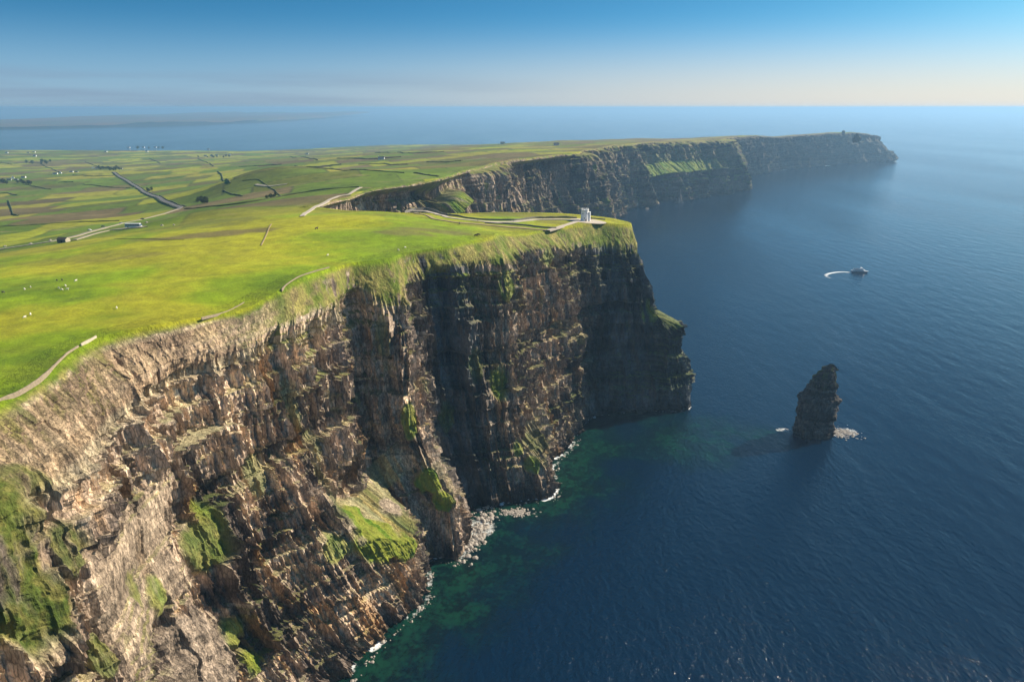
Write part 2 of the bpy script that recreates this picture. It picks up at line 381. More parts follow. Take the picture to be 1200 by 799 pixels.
# field pattern and turf colours (albedo by place)
def landcol(x, y, near=None):
    d = np.hypot(x, y)
    g_bright = col3(.195, .285, .008); g_yel = col3(.31, .31, .016); g_dark = col3(.06, .12, .008)
    olive = col3(.15, .14, .03); brown = col3(.16, .115, .06); tan = col3(.27, .20, .10)
    n1 = fbm2(x / 60, y / 60, 5, 21); n2 = fbm2(x / 14, y / 9, 4, 33); n3 = fbm2(x / 200, y / 120, 4, 41)
    cc = mixc(g_bright[None], g_yel[None], sm(-.35, .45, n1 + .25 * n2 + .35 * sm(380, 560, y) - .15))
    cc = mixc(cc, g_dark[None], .6 * sm(.15, .6, -n1 + .5 * n2) * (1 - .5 * sm(300, 500, y)))
    cc = cc * (.90 + .14 * sm(260, 420, y))[..., None] * (1 + .22 * fbm2(x / 5, y / 4, 3, 45))[..., None]
    cc = mixc(cc, olive[None] * .9, .22 * sm(.1, .5, fbm2(x / 22, y / 12, 4, 47)))
    # rushy brown ground past the mound
    rough = sm(.05, .4, fbm2(x / 90 + 4, y / 38, 4, 55) + .25 * n2) * sm(430, 620, d)
    cc = mixc(cc, olive[None], .75 * rough)
    for (u, v, rx, ry, f, kc) in ((255, 274, 60, 14, .75, brown), (470, 272, 22, 10, .6, brown), (510, 271, 30, 9, .55, brown), (160, 300, 50, 8, .4, brown)):
        p = BR(u, v); e = ((x - p[0]) / rx) ** 2 + ((y - p[1]) / ry) ** 2
        cc = mixc(cc, kc[None] * .9, f * sm(1.3, .4, e + .9 * n2 + .5 * n1))
    # patchwork fields farther inland
    a = .32; xr = (x * math.cos(a) + y * math.sin(a)) + 30 * fbm2(x / 400, y / 400, 2, 61); yr = (-x * math.sin(a) + y * math.cos(a)) + 30 * fbm2(x / 350, y / 350, 2, 62)
    W_, H_ = 150., 95.
    row = np.floor(yr / H_); cx = xr / W_ + hsh(row, row * 0, row * 0, 3) * 5; ci = np.floor(cx); fx = np.abs(cx - ci - .5) * 2; fy = np.abs(yr / H_ - row - .5) * 2
    h1 = hsh(ci, row, row * 0, 11); h2 = hsh(ci, row, row * 0, 12)
    fc = mixc(np.broadcast_to(col3(.12, .19, .018), x.shape + (3,)), np.broadcast_to(olive, x.shape + (3,)), sm(.3, .75, h1))
    fc = mixc(fc, np.broadcast_to(brown, x.shape + (3,)), .85 * sm(.6, .8, h1)); fc = mixc(fc, np.broadcast_to(col3(.13, .10, .045), x.shape + (3,)), .7 * sm(.05, .35, n3 + .3 * n1) * sm(900, 1500, d))
    fc = mixc(fc, np.broadcast_to(g_yel, x.shape + (3,)), .6 * (h2 > .7)) * (.75 + .5 * h2[..., None])
    fc = fc * (1 + .25 * n2 + .25 * n1)[..., None]
    edge = np.maximum(sm(.965, .985, fx), sm(.945, .975, fy)) * (hsh(ci, row, row * 0, 14) > .25)
    fc = mixc(fc, col3(.035, .045, .02)[None], .75 * edge)
    far = sm(620, 900, d + .25 * (-x)) * sm(-60, -200, x - .35 * (y - 700))
    far = np.maximum(far, sm(1500, 2000, d))
    cc = mixc(cc, fc * .92, .95 * far)
    # lighter straw streaks
    cc = mixc(cc, tan[None], .6 * sm(.42, .6, fbm2(x / 45 + 50, y / 10, 3, 71)) * sm(600, 800, d) * sm(1600, 1100, d))
    # heath along the far western tops
    cc = mixc(cc, np.broadcast_to(col3(.17, .11, .06), cc.shape), .6 * sm(1500, 2200, y) * sm(-.2, .3, n3 + .4 * sm(-200, 500, x)) * sm(-900, 0, x))
    cc = np.where((landz_low := (np.hypot(x + 1e-9, y) > 1e9))[..., None], cc, cc)
    return np.clip(cc * (1 + .10 * n2[..., None]), .003, .8)
_br = {}
def BR(u, v):
    if (u, v) not in _br: _br[(u, v)] = G(u, v)
    return _br[(u, v)]

# ------------------------------------------------------------------ coast interpolation
def herm(T, V, t):
    "non-uniform cubic Hermite of V (n, ...) at t, tangents damped"
    T = np.asarray(T); V = np.asarray(V, float)
    d = (V[1:] - V[:-1]) / (T[1:] - T[:-1]).reshape(-1, *([1] * (V.ndim - 1)))
    m = np.zeros_like(V); m[1:-1] = (d[1:] + d[:-1]) / 2; m[0] = d[0]; m[-1] = d[-1]
    i = np.clip(np.searchsorted(T, t) - 1, 0, len(T) - 2); h = (T[i + 1] - T[i]); f = ((t - T[i]) / h)
    sh = (-1,) + (1,) * (V.ndim - 1)
    f = f.reshape(sh); h = h.reshape(sh)
    return (2*f**3-3*f**2+1) * V[i] + (f**3-2*f**2+f) * h * m[i] * .8 + (-2*f**3+3*f**2) * V[i+1] + (f**3-f**2) * h * m[i+1] * .8

def blocks(s, z, w, h, seed, groove=.25):
    bed = np.floor(z / h + .25 * vn2(s / (w * 5), z * 0, seed + 1))
    ss = s / w + hsh(bed, bed * 0, bed * 0, seed) * 7.3 + .45 * vn2(s / w * .6, bed * 3.7, seed + 2) + .12 * vn2(s / w, z / h * 2, seed + 4)
    c_ = np.floor(ss); f = ss - c_
    return (hsh(c_, bed, bed * 0, seed + 3) * 2 - 1) - groove * (np.abs(f - .5) * 2) ** 6

def build_cliff(name, cols, res, near):
    A = np.array(cols, float)                      # (n, 6, 3)
    A[:, 0, 2] = landz(A[:, 0, 0], A[:, 0, 1])
    if not near:   # the outer headlands stand almost sheer
        fs = 1 - .5 * sm(2480, 2700, A[:, 5:6, 1]) * sm(4350, 4250, A[:, 5:6, 1])
        A[:, :5, :2] = A[:, 5:6, :2] + (A[:, :5, :2] - A[:, 5:6, :2]) * fs[..., None]
        A[:, 0, 2] = landz(A[:, 0, 0], A[:, 0, 1])
    if not near: A[:, 1] = A[:, 0] * .62 + A[:, 1] * .38
    A = np.concatenate([A, (A[:, -1:] + np.array([0, 0, -6.0]))], 1)   # run below the water
    ch = np.linalg.norm(np.diff(A[:, :, :2], axis=0), axis=2)[:, 1:5].mean(1)
    T = np.r_[0, np.cumsum(np.maximum(ch, 4))]
    # sampling along the coast
    s = [0.0]
    mid = A[:, 2, :2]
    while s[-1] < T[-1]:
        p = herm(T, mid, np.array([s[-1]]))[0]; s.append(s[-1] + max(res[0], np.hypot(p[0], p[1]) * res[1]))
    s = np.array(s[:-1] + [T[-1]])
    B = herm(T, A, s)                              # (ns, 7, 3)
    B[:, 0, 2] = landz(B[:, 0, 0], B[:, 0, 1])
    # levels down the face
    LV = np.array([0., 1, 2, 3, 4, 5, 6])
    nz = res[2]
    lens = [30, 55, 60, 48, 16, 6] if near else [25, 55, 60, 45, 15, 6]
    t = np.concatenate([np.linspace(i, i + 1, max(3, int(nz * l / 200)), endpoint=False) for i, l in enumerate(lens)] + [[6.0]])
    i = np.clip(t.astype(int), 0, 5); f = t - i
    P = B[:, i] * (1 - f)[None, :, None] + B[:, i + 1] * f[None, :, None]
    # soften the breaks between levels a little
    ker = max(3, int(nz * .05)) | 1
    pad = np.pad(P, ((0, 0), (ker // 2, ker // 2), (0, 0)), mode='edge')
    cs = np.cumsum(np.concatenate([np.zeros_like(pad[:, :1]), pad], 1), 1); Ps = (cs[:, ker:] - cs[:, :-ker]) / ker
    Ps[:, 0] = P[:, 0]; P = Ps
    du = np.gradient(P, axis=0); dv = np.gradient(P, axis=1)
    # smooth the along-coast derivative so displacement follows the mass, not each wiggle
    Nn = np.cross(du, dv); Nn /= np.linalg.norm(Nn, axis=2, keepdims=True) + 1e-9
    if Nn[len(s)//2, len(t)//2, 0] < 0: Nn = -Nn
    Nn[..., 2] *= .35; Nn /= np.linalg.norm(Nn, axis=2, keepdims=True) + 1e-9
    S = np.broadcast_to(s[:, None], P.shape[:2]); Z = P[..., 2]
    TT = np.broadcast_to(t[None], P.shape[:2])
    sc_ = 1.0 if near else np.clip(np.hypot(P[..., 0], P[..., 1]) / 1100, 1, 2.2)
    zb = Z + 3.0 * vn2(S / 90, Z * 0, 77) + .02 * S
    a_main = sm(.55, 1.25, TT)                       # 0 on the grass brow
    a_low = sm(5.6, 4.5, TT)
    D = (4.5 if near else 6.5) * (1 - np.abs(fbm2(S / 38, zb / 170, 3, 101)) * 2.2) + 2.2 * fbm2(S / 17, zb / 90, 2, 103)
    if not near:   # big buttresses and gullies of the far range
        D = D + (46 * vn2(S / 170, S * 0 + 5, 153) + 18 * vn2(S / 62, Z / 300, 154)) * (.12 + .88 * sm(1900, 1450, P[..., 1])) + 26 * (.45 - 2.4 * np.abs(fbm2(S / 150 + .0015 * Z, Z / 500, 2, 151))) * (.55 + .45 * sm(170, 60, Z))
    V1 = blocks(S + 4 * vn2(zb / 60, S / 60, 5), zb, 15, 52, 110, .5) * 4.2
    V2 = blocks(S + 2 * vn2(zb / 25, S / 30, 6), zb + 5, 6.6, 26, 120, .9) * 2.9
    V3 = blocks(S, zb + 2 * vn2(S / 12, zb / 30, 7), 2.9, 11.0, 130, 1.0) * 1.6
    V4 = blocks(S, zb, 1.4, 6.0, 140, .8) * .55
    D = D + V1 + V2 + V3 + (V4 if near else 0)
    # ledges: harder beds stand proud
    bq = zb / 11.0 + .3 * vn2(S / 60, zb / 30, 204); bi = np.floor(bq); bq2 = zb / 2.3 + .3 * vn2(S / 18, zb / 10, 205); bi2 = np.floor(bq2)
    bfr = bq - bi
    bedn = 2.1 * (hsh(bi, bi * 0, bi * 0, 201) * 2 - 1) + 1.3 * sm(.0, .2, bfr) * sm(1., .75, bfr) * (hsh(bi, bi * 0, bi * 0, 207) > .45) + .55 * (hsh(bi2, np.floor(S / 34), bi * 0, 202) * 2 - 1)
    D = D + bedn * (.85 + .4 * vn2(S / 30, zb / 40, 203)) * (1.4 if near else .7)
    D = D + .45 * fbm3(P[..., 0] / 2.6, P[..., 1] / 2.6, Z / 3.2, 3, 210) * (1 if near else 1.3)
    if near:   # the broad smooth slab face low on the left
        sl = sm(46, 20, np.abs(S - T[3] - 40) + 7 * vn2(S / 11, Z / 14, 87)) * sm(85, 105, Z + 5 * vn2(S / 9, Z / 9, 88)) * sm(150, 138, Z)
        D = D * (1 - .82 * sl) + sl * 1.6 * (hsh(bi2, bi2 * 0, bi2 * 0, 222) - .5)
    Dg = 1.7 * fbm2(S / 9, Z / 8, 4, 301) + 1.0 * fbm2(S / 3.2, Z / 4, 3, 303) + (1.8 * (1 - 2.2 * np.abs(fbm2(S / 14 + Z / 30, Z / 60, 2, 305))))
    if near: # the bare slope beneath the left rim is craggy
        crag = sm(T[8] + 8, T[6], S)
        Dg = Dg * (.55 + .45 * crag) + crag * (blocks(S + .5 * Z, Z, 4, 6, 310, .4) * .6 + blocks(S, Z, 1.8, 2.6, 320, .4) * .45)
    gw = sm(0, .45, TT)
    disp = (D * a_main * a_low + Dg * gw * (1 - a_main)) * sc_ * (1 if near else .95)
    # push the coarse blocks down on grassy shelves (gentle parts of the profile)
    slope = np.abs(dv[..., 2]) / (np.linalg.norm(dv, axis=2) + 1e-9)
    flat = sm(.86, .62, slope) * sm(1.2, 1.6, TT) * sm(5.2, 4.6, TT)
    disp = disp * (1 - .72 * flat)
    BL = {}
    if near:
        dpt = P[..., 1] * CP - (P[..., 2] - CAMH) * SP; upc = P[..., 1] * SP + (P[..., 2] - CAMH) * CP
        PU = 600 + P[..., 0] / np.maximum(dpt, 1) * FPX; PV = 399.5 - upc / np.maximum(dpt, 1) * FPX
        okp = (dpt > 30)
        nbl = fbm3(P[..., 0] / 9, P[..., 1] / 9, Z / 12, 4, 661)
        def blob(u, v, rx, rz):
            e = np.where(okp, (PU - u) ** 2 + (PV - v) ** 2, 1e12); m_ = e.min(); cand = e < m_ + 30
            ii = np.argmin(np.where(cand, dpt, 1e9)); c_ = P.reshape(-1, 3)[ii]
            q_ = (np.hypot(P[..., 0] - c_[0], P[..., 1] - c_[1]) / rx) ** 2 + ((Z - c_[2]) / rz) ** 2
            return sm(1.3, .45, q_ + .9 * nbl)
        def mx_(l): return np.max([blob(*a[:4]) * a[4] for a in l], 0)
        BL['grass'] = mx_([(12, 640, 16, 26, 1), (20, 700, 14, 22, 1), (5, 590, 14, 16, 1), (30, 560, 9, 8, .8), (590, 448, 8, 14, 1), (245, 610, 6, 12, .85), (240, 640, 9, 12, .9), (90, 640, 6, 10, .9), (280, 742, 8, 8, .9), (300, 775, 6, 10, 1),
            (440, 620, 17, 12, 1), (420, 600, 12, 10, 1), (465, 635, 16, 11, 1), (485, 640, 12, 9, 1), (400, 640, 8, 8, .8), (505, 560, 10, 9, 1), (515, 585, 9, 8, 1), (480, 500, 5, 16, .9), (628, 545, 7, 9, .9), (612, 525, 5, 8, .8), (602, 335, 9, 14, .8), (770, 368, 10, 12, 1), (650, 300, 12, 9, .7), (530, 490, 6, 16, .45), (560, 430, 6, 14, .35), (165, 690, 5, 9, .8), (190, 700, 5, 10, .8), (310, 560, 6, 12, .5), (345, 470, 5, 18, .5), (450, 400, 5, 18, .5), (130, 770, 4, 14, .8), (500, 460, 4, 12, .4), (380, 520, 6, 14, .4)])
        BL['dull'] = mx_([(12, 640, 34, 44, 1), (240, 640, 12, 16, .6), (90, 640, 8, 14, .6), (165, 690, 8, 12, .6), (130, 770, 8, 18, .7), (590, 448, 8, 14, .4)])
        BL['scree'] = mx_([(240, 765, 20, 17, 1), (225, 745, 12, 12, 1), (262, 790, 14, 12, 1), (460, 590, 8, 7, 1), (410, 615, 5, 5, .7), (430, 632, 3, 4, .6)])
        wg_ = np.maximum(BL['scree'], BL['grass'])
        disp = disp * (1 - .8 * wg_) + wg_ * (1.5 * fbm3(P[..., 0] / 3.5, P[..., 1] / 3.5, Z / 3.5, 4, 671) + 4.5 * fbm3(P[..., 0] / 13, P[..., 1] / 13, Z / 13, 3, 675))
    fin = np.clip(1 - np.abs(slope), 0, 1)
    P = P + Nn * disp[..., None]
    # inland apron
    rim = P[:, 0]
    dr = np.gradient(B[:, 0, :2], axis=0)
    kk = max(5, int(12 / max(res[0], .1))) if near else 9
    kern = np.ones(kk) / kk
    dr = np.stack([np.convolve(np.pad(dr[:, j], kk // 2, mode='edge'), kern, 'same')[kk // 2:kk // 2 + len(dr)] for j in (0, 1)], 1)
    dr /= np.linalg.norm(dr, axis=1, keepdims=True) + 1e-9
    nin = np.stack([-dr[:, 1], dr[:, 0]], 1)        # left of travel = inland
    dist = np.hypot(rim[:, 0], rim[:, 1]); wid = np.maximum(13, dist * .02)
    ap = []
    for g in (1.0, .93, .85, .7, .55, .4, .28, .18, .1, .04):
        q = rim[:, :2] + nin * (wid * g)[:, None]
        z = landz(q[:, 0], q[:, 1]) + (np.maximum(.12, dist * .0003) if g < .95 else -1.2 - dist * .002)
        ap.append(np.c_[q, z])
    AP = np.stack(ap, 1)
    P = np.concatenate([AP, P], 1); na = AP.shape[1]
    ns, nr = P.shape[:2]
    # colours
    du = np.gradient(P, axis=0); dv = np.gradient(P, axis=1); n = np.cross(du, dv); n /= np.linalg.norm(n, axis=2, keepdims=True) + 1e-9
    up = np.abs(n[..., 2])
    padn = lambda a: np.concatenate([np.repeat(a[:, :1], na, 1), a], 1)
    S = padn(S); TT = np.concatenate([np.full((ns, na), -.01), TT], 1); Z = P[..., 2]; zb = padn(zb); flat = padn(flat); dd = padn(disp); flat[:, :na] = 0
    X, Y = P[..., 0], P[..., 1]
    nA = fbm2(S / 22, Z / 34, 4, 401); nB = fbm2(S / 4.2, Z / 16, 4, 405); bed = vn2(zb / 6.5, S * 0 + 3, 411); bed2 = vn2(zb / 2.0, S / 120, 412)
    k1 = col3(.285, .22, .17); k2 = col3(.65, .49, .35); k3 = col3(.06, .05, .046); och = col3(.42, .22, .06); lt = col3(.58, .47, .35)
    base = mixc(k1[None, None], k2[None, None], sm(-.45, .55, nA + .6 * nB + .35 * bed))
    base = mixc(base, k3, .7 * sm(.2, .7, -nA + .7 * vn2(S / 9, Z / 50, 415) - .2 * bed))
    zq = zb / 11.0 + .3 * vn2(S / 60, zb / 30, 204); zi = np.floor(zq); zf = zq - zi; hb = hsh(zi, zi * 0, zi * 0, 431)
    base = base * (.62 + .72 * hb)[..., None]
    pale = (hsh(zi, zi * 0, zi * 0, 433) > .45) * sm(.78, .86, zf) * sm(-.5, .0, nA + .6 * nB + .15)
    base = mixc(base, lt, .8 * pale)
    base = mixc(base, lt, .6 * sm(.25, .75, bed2 * .6 + bed * .5 + .25 * nB) * sm(.5, .0, -nA))
    base = mixc(base, och, .5 * sm(.28, .6, fbm2(S / 7, Z / 30, 4, 421) + .15 * sm(90, 30, Z)))
    if near:
        # blue-grey shade of the headland and bay walls painted into the rock colour
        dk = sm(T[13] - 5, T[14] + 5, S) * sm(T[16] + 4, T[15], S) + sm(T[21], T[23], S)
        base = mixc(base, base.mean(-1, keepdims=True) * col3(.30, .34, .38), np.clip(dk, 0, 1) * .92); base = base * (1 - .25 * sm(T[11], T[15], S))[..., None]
        sl = sm(46, 20, np.abs(S - T[3] - 40) + 7 * vn2(S / 11, Z / 14, 87)) * sm(85, 105, Z + 5 * vn2(S / 9, Z / 9, 88)) * sm(150, 138, Z)
        base = mixc(base, lt * col3(.85, .82, .78) * (.72 + .38 * bed2[..., None] + .2 * nB[..., None]), .75 * sl)
        # pale slabby ledge bed along the brow
        lg = sm(.92, .97, TT) * sm(1.10, 1.04, TT) * sm(T[12], T[9], S)
        base = mixc(base, col3(.50, .42, .28), .8 * lg)
    if not near: base = base * (.24 + .16 * sm(2800, 2300, Y) + .45 * sm(1500, 800, Y))[..., None]  # far rock colour darkened to imitate the shade under a grazing sun
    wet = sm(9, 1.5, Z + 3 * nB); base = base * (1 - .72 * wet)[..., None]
    # grass
    gg = mixc(col3(.11, .155, .02)[None, None], col3(.28, .25, .075)[None, None], sm(-.45, .4, fbm2(S / 8, Z / 9, 5, 431, .6)))
    gg = mixc(gg, col3(.20, .15, .08)[None, None], .6 * sm(.15, .45, fbm2(S / 6, Z / 5, 4, 437, .6)))
    gg2 = mixc(col3(.10, .19, .012)[None, None], col3(.19, .21, .03)[None, None], sm(-.4, .4, nB))
    gmask = sm(.0, .25, (up - .52) + .3 * nB + .2 * nA) * sm(1.7, .9, TT)
    gmask = np.maximum(gmask, sm(.25, .1, TT + .1 * nB))
    if near:
        gband = sm(T[6] + 10, T[8], S) * sm(1.02, .72, TT + .3 * nA + .22 * nB) * sm(-.5, -.1, nB * .9 + nA * .6 + 1.0 * (up - .3))
        gmask = np.maximum(gmask, gband)
        crag = sm(T[8] + 8, T[6] - 6, S) * sm(.1, .25, TT)
        gmask = gmask * (1 - .88 * crag * sm(-.45, .1, nA * .8 + nB * .5 + .15)) 
        basec = mixc(col3(.17, .115, .07)[None, None], col3(.40, .28, .17)[None, None], sm(-.5, .5, nB + .5 * fbm2(S / 2.5, Z / 2.5, 3, 439)))
        base = mixc(base, basec, .7 * crag * sm(1.05, .9, TT))
    ledge = (1 if near else (.5 + .5 * sm(2050, 2200, Y))) * sm(.62 if near else .55, .9, up + .25 * nB + .35 * fbm2(S / 16, Z / 30, 3, 441)) * sm(1.0, 1.3, TT) * sm(6, 18, Z)
    tuft = sm(.34, .55, fbm2(S / 10, Z / 22, 5, 451, .6) + .12 * nB) * sm(4, 20, Z) * sm(1., 1.3, TT)
    gm2 = np.maximum(ledge * .85, tuft * .75)
    gm2 = np.maximum(gm2, flat * sm(-.5, -.1, nB * .6 + fbm2(S / 8, Z / 8, 3, 461) + .15))
    if near:
        g_ = padn(BL['grass']); g_[:, :na] = 0; s_ = padn(BL['scree']); s_[:, :na] = 0
        gm2 = np.maximum(gm2 * (.5 - .3 * np.clip(dk, 0, 1) * sm(105, 90, X)), g_ * sm(-.42, .0, nB * .6 + nA * .5 + .1))
        base = mixc(base, (col3(.31, .245, .185)[None, None] * (1 + .3 * nB[..., None])), s_)
        gm2 = gm2 * (1 - .9 * s_)
        d_ = padn(BL['dull']); gg2 = mixc(gg2, mixc(col3(.055, .08, .015)[None, None], col3(.17, .15, .045)[None, None], sm(-.3, .4, fbm3(X / 3, Y / 3, Z / 4, 4, 681))), .85 * d_)
    else:
        far3 = sm(2700, 3100, Y); gm2 = gm2 * (1 - .8 * far3); gmask = gmask * (1 - .85 * far3 * sm(.05, .3, TT))
        base = mixc(base, col3(.13, .075, .055)[None, None] * (1 + .4 * nA[..., None]), .5 * sm(1750, 1950, X) * sm(3.2, 1.5, TT))
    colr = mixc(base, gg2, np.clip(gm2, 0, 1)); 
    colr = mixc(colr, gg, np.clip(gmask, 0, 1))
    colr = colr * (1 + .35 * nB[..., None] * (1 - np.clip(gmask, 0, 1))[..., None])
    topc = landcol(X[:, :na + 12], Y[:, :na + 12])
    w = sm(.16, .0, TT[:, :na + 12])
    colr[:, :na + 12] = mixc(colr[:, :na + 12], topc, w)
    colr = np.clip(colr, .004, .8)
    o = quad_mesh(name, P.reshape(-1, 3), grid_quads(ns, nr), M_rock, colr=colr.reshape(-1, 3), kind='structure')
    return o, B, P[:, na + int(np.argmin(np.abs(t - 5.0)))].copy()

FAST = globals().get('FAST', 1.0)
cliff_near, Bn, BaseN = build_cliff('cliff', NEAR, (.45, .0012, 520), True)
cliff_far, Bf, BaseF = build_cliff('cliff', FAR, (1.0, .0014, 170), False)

# ------------------------------------------------------------------ land sheet
rimN = Bn[:, 0, :2][::6]; rimF = Bf[:, 0, :2][::3]
poly = np.concatenate([rimN, rimF[1:], np.array(SHORE[1:], float), np.array([(-9000, -900), (-190, -900)], float)])
def inside(x, y, poly):
    r = np.zeros(x.shape, bool); x1, y1 = poly[-1]
    for x2, y2 in poly:
        cnd = ((y1 > y) != (y2 > y))
        if cnd.any():
            xi = (x2 - x1) * (y - y1) / (y2 - y1 + 1e-12) + x1
            r ^= cnd & (x < xi)
        x1, y1 = x2, y2
    return r
def segdist(x, y, pl, closed=False):
    d = np.full(x.shape, 1e9)
    for (ax, ay), (bx, by) in zip(pl[:-1], pl[1:]):
        vx, vy = bx - ax, by - ay; t = np.clip(((x - ax) * vx + (y - ay) * vy) / (vx * vx + vy * vy + 1e-9), 0, 1)
        d = np.minimum(d, np.hypot(x - ax - t * vx, y - ay - t * vy))
    return d
def axis(a, b, lo, hi, d0, k):
    v = [a]
    while v[-1] < b:
        p = v[-1]; out = max(lo - p, p - hi, 0); v.append(p + d0 + out * k)
    return np.array(v)
gx = axis(-9000, 2300, -430, 130, 3.2, .011)
# axis() walks from the left where steps are long
gy = axis(-300, 5700, 60, 720, 3.2, .0065)
GX, GY = np.meshgrid(gx, gy)
ins = inside(GX, GY, poly)
coastl = np.concatenate([rimN, rimF])[::3]
dc = segdist(GX, GY, coastl)
dd0 = np.hypot(GX, GY)
keep = ins & (dc > np.minimum(np.maximum(7, dd0 * .012), 400))
GZ = landz(GX, GY)
shd = segdist(GX, GY, np.array(SHORE, float))
GZ = np.where(dd0 > 3500, np.minimum(GZ, 3 + shd * .08), GZ)
q = grid_quads(*GX.shape)
kq = keep.ravel()[q].all(1)
q = q[kq]
lc = landcol(GX, GY)
used, inv = np.unique(q, return_inverse=True)
PP = np.stack([GX.ravel(), GY.ravel(), GZ.ravel()], 1)[used]
land = quad_mesh('ground', PP, inv.reshape(-1, 4)[:, ::-1], M_land, colr=lc.reshape(-1, 3)[used], smooth=True, kind='structure')

# far shore across the bay: low land with cliffs on its near side
def far_land(name, shore, depth, hh, seed, cols):
    sh = np.array(shore, float); T = np.r_[0, np.cumsum(np.hypot(*np.diff(sh, axis=0).T))]
    s = np.linspace(0, T[-1], 500); b = np.stack([np.interp(s, T, sh[:, 0]), np.interp(s, T, sh[:, 1])], 1)
    b[:, 1] += 160 * fbm2(s / 900, s * 0, 4, seed)
    taper = sm(0, T[-1] * .35, T[-1] - s)
    rows = [(0, -4), (0.002, 0)]
    t = np.r_[0, .002, np.linspace(.004, 1, 60) ** 1.3]
    P = np.zeros((len(s), len(t), 3)); 
    for j, tt in enumerate(t):
        P[:, j, 0] = b[:, 0] - 0 * tt; P[:, j, 1] = b[:, 1] + depth * tt * (.15 + .85 * taper)
        base = -4 if j == 0 else hh[0] * (.25 + .75 * taper) * (.6 + .5 * np.maximum(fbm2(s / 500, s * 0, 3, seed + 2), -.4))
        P[:, j, 2] = base if j == 0 else base + (hh[1] * tt + 14 * fbm2(P[:, j, 0] / 1500, P[:, j, 1] / 1500, 3, seed + 1)) * taper * (j > 1)
    P[..., 2] = np.clip(P[..., 2], -4, 270)
    cc = mixc(np.broadcast_to(cols[0], P.shape), np.broadcast_to(cols[1], P.shape), sm(-.3, .3, fbm2(P[..., 0] / 260, P[..., 1] / 700, 4, seed + 5)))
    cc[:, :4] = col3(.02, .02, .02)
    return quad_mesh(name, P.reshape(-1, 3), grid_quads(*P.shape[:2]), M_land, colr=cc.reshape(-1, 3), smooth=True, kind='structure')
a = W(-220, 153.5); b_ = W(0, 152); c_ = W(120, 149.5); d_ = W(250, 146); e_ = W(352, 141)
far_land('far_shore', [a[:2], b_[:2], c_[:2], d_[:2], e_[:2]], 14000, (70, 90), 500, (col3(.075, .07, .035), col3(.13, .07, .04)))
f0 = W(-100, 131.2); f1 = W(330, 130.2); f2 = W(560, 129.6)
far_land('far_hills', [f0[:2], f1[:2], f2[:2]], 9000, (90, 140), 600, (col3(.12, .11, .06), col3(.14, .1, .07)))
f0 = W(660, 128.6); f1 = W(750, 128.4); f2 = W(840, 128.6)
far_land('far_hills', [f0[:2], f1[:2], f2[:2]], 5000, (60, 150), 700, (col3(.12, .11, .06), col3(.14, .1, .07)))

# ------------------------------------------------------------------ sea
def ax2(lo, hi, a, b, d0, k):
    r = [b]; 
    while r[-1] < hi: r.append(r[-1] + d0 + (r[-1] - b) * k)
    l = [a]
    while l[-1] > lo: l.append(l[-1] - d0 - (a - l[-1]) * k)
    return np.r_[np.array(l[1:][::-1]), np.arange(a, b, d0), np.array(r)]
sx = ax2(-60000, 60000, -115, 360, 2.0, .06); sy = ax2(-3000, 62000, 220, 720, 2.0, .05)
SX, SY = np.meshgrid(sx, sy)
baseN = Bn[:, 5, :2][::8]; dB = segdist(SX, SY, baseN); baseF = Bf[:, 5, :2][::4]; dF = segdist(SX, SY, baseF[:: 2])
STK = W(952, 508)
ds = np.hypot(SX - STK[0], SY - STK[1])
nz_ = fbm2(SX / 30, SY / 30, 4, 801)
shallow = sm(80, 0, dB + 38 * nz_) * sm(60, -40, SX - 150 - .0 * SY) 
shallow = np.maximum(shallow, .75 * sm(40, 0, np.abs(SY - 552 - .25 * (STK[0] - SX)) + 14 * nz_) * sm(150, 185, SX) * sm(262, 240, SX))
shallow = np.maximum(shallow, .8 * sm(70, 10, np.hypot((SX - 150) / 1.3, SY - 560) + 30 * nz_))
foam = .56 * sm(4.4, .8, dB + 2.2 * fbm2(SX / 9, SY / 9, 3, 805)) * sm(-.1, .3, fbm2(SX / 26, SY / 26, 3, 806))
for (u, v, rx, ry, f_) in ((562, 618, 15, 17, .62), (603, 601, 8, 3.5, .55), (548, 645, 5, 8, .6), (705, 486, 18, 3, .5), (656, 524, 5, 3, .5), (502, 676, 5, 7, .45), (648, 582, 4, 4, .5), (505, 655, 6, 5, .5), (580, 600, 8, 3, .4)):
    p = W(u, v); e = ((SX - p[0]) / rx) ** 2 + ((SY - p[1]) / ry) ** 2
    foam = np.maximum(foam, f_ * sm(1.3, .3, e + .5 * nz_))
p = STK + np.array([31, 3, 0]); e = ((SX - p[0] - .3 * (SY - p[1])) / 21) ** 2 + ((SY - p[1]) / 11) ** 2; foam = np.maximum(foam, .62 * sm(1.5, .0, e + 1.1 * fbm2(SX / 7, SY / 7, 3, 808)))
p = STK + np.array([-24, 8, 0]); e = ((SX - p[0]) / 9) ** 2 + ((SY - p[1]) / 5) ** 2; foam = np.maximum(foam, .6 * sm(1.2, .3, e + .5 * nz_))
foam = np.maximum(foam, .60 * sm(14, 3, dF + 8 * fbm2(SX / 30, SY / 60, 3, 809)) * sm(-.25, .25, fbm2(SX / 130, SY / 130, 2, 811)) * (SY > 800))
SP_ = np.stack([SX, SY, np.zeros_like(SX)], -1)
sea = quad_mesh('sea', SP_.reshape(-1, 3), grid_quads(*SX.shape)[:, ::-1], M_sea, attrs={'shallow': shallow.ravel(), 'foam': foam.ravel()}, smooth=True, kind='structure')

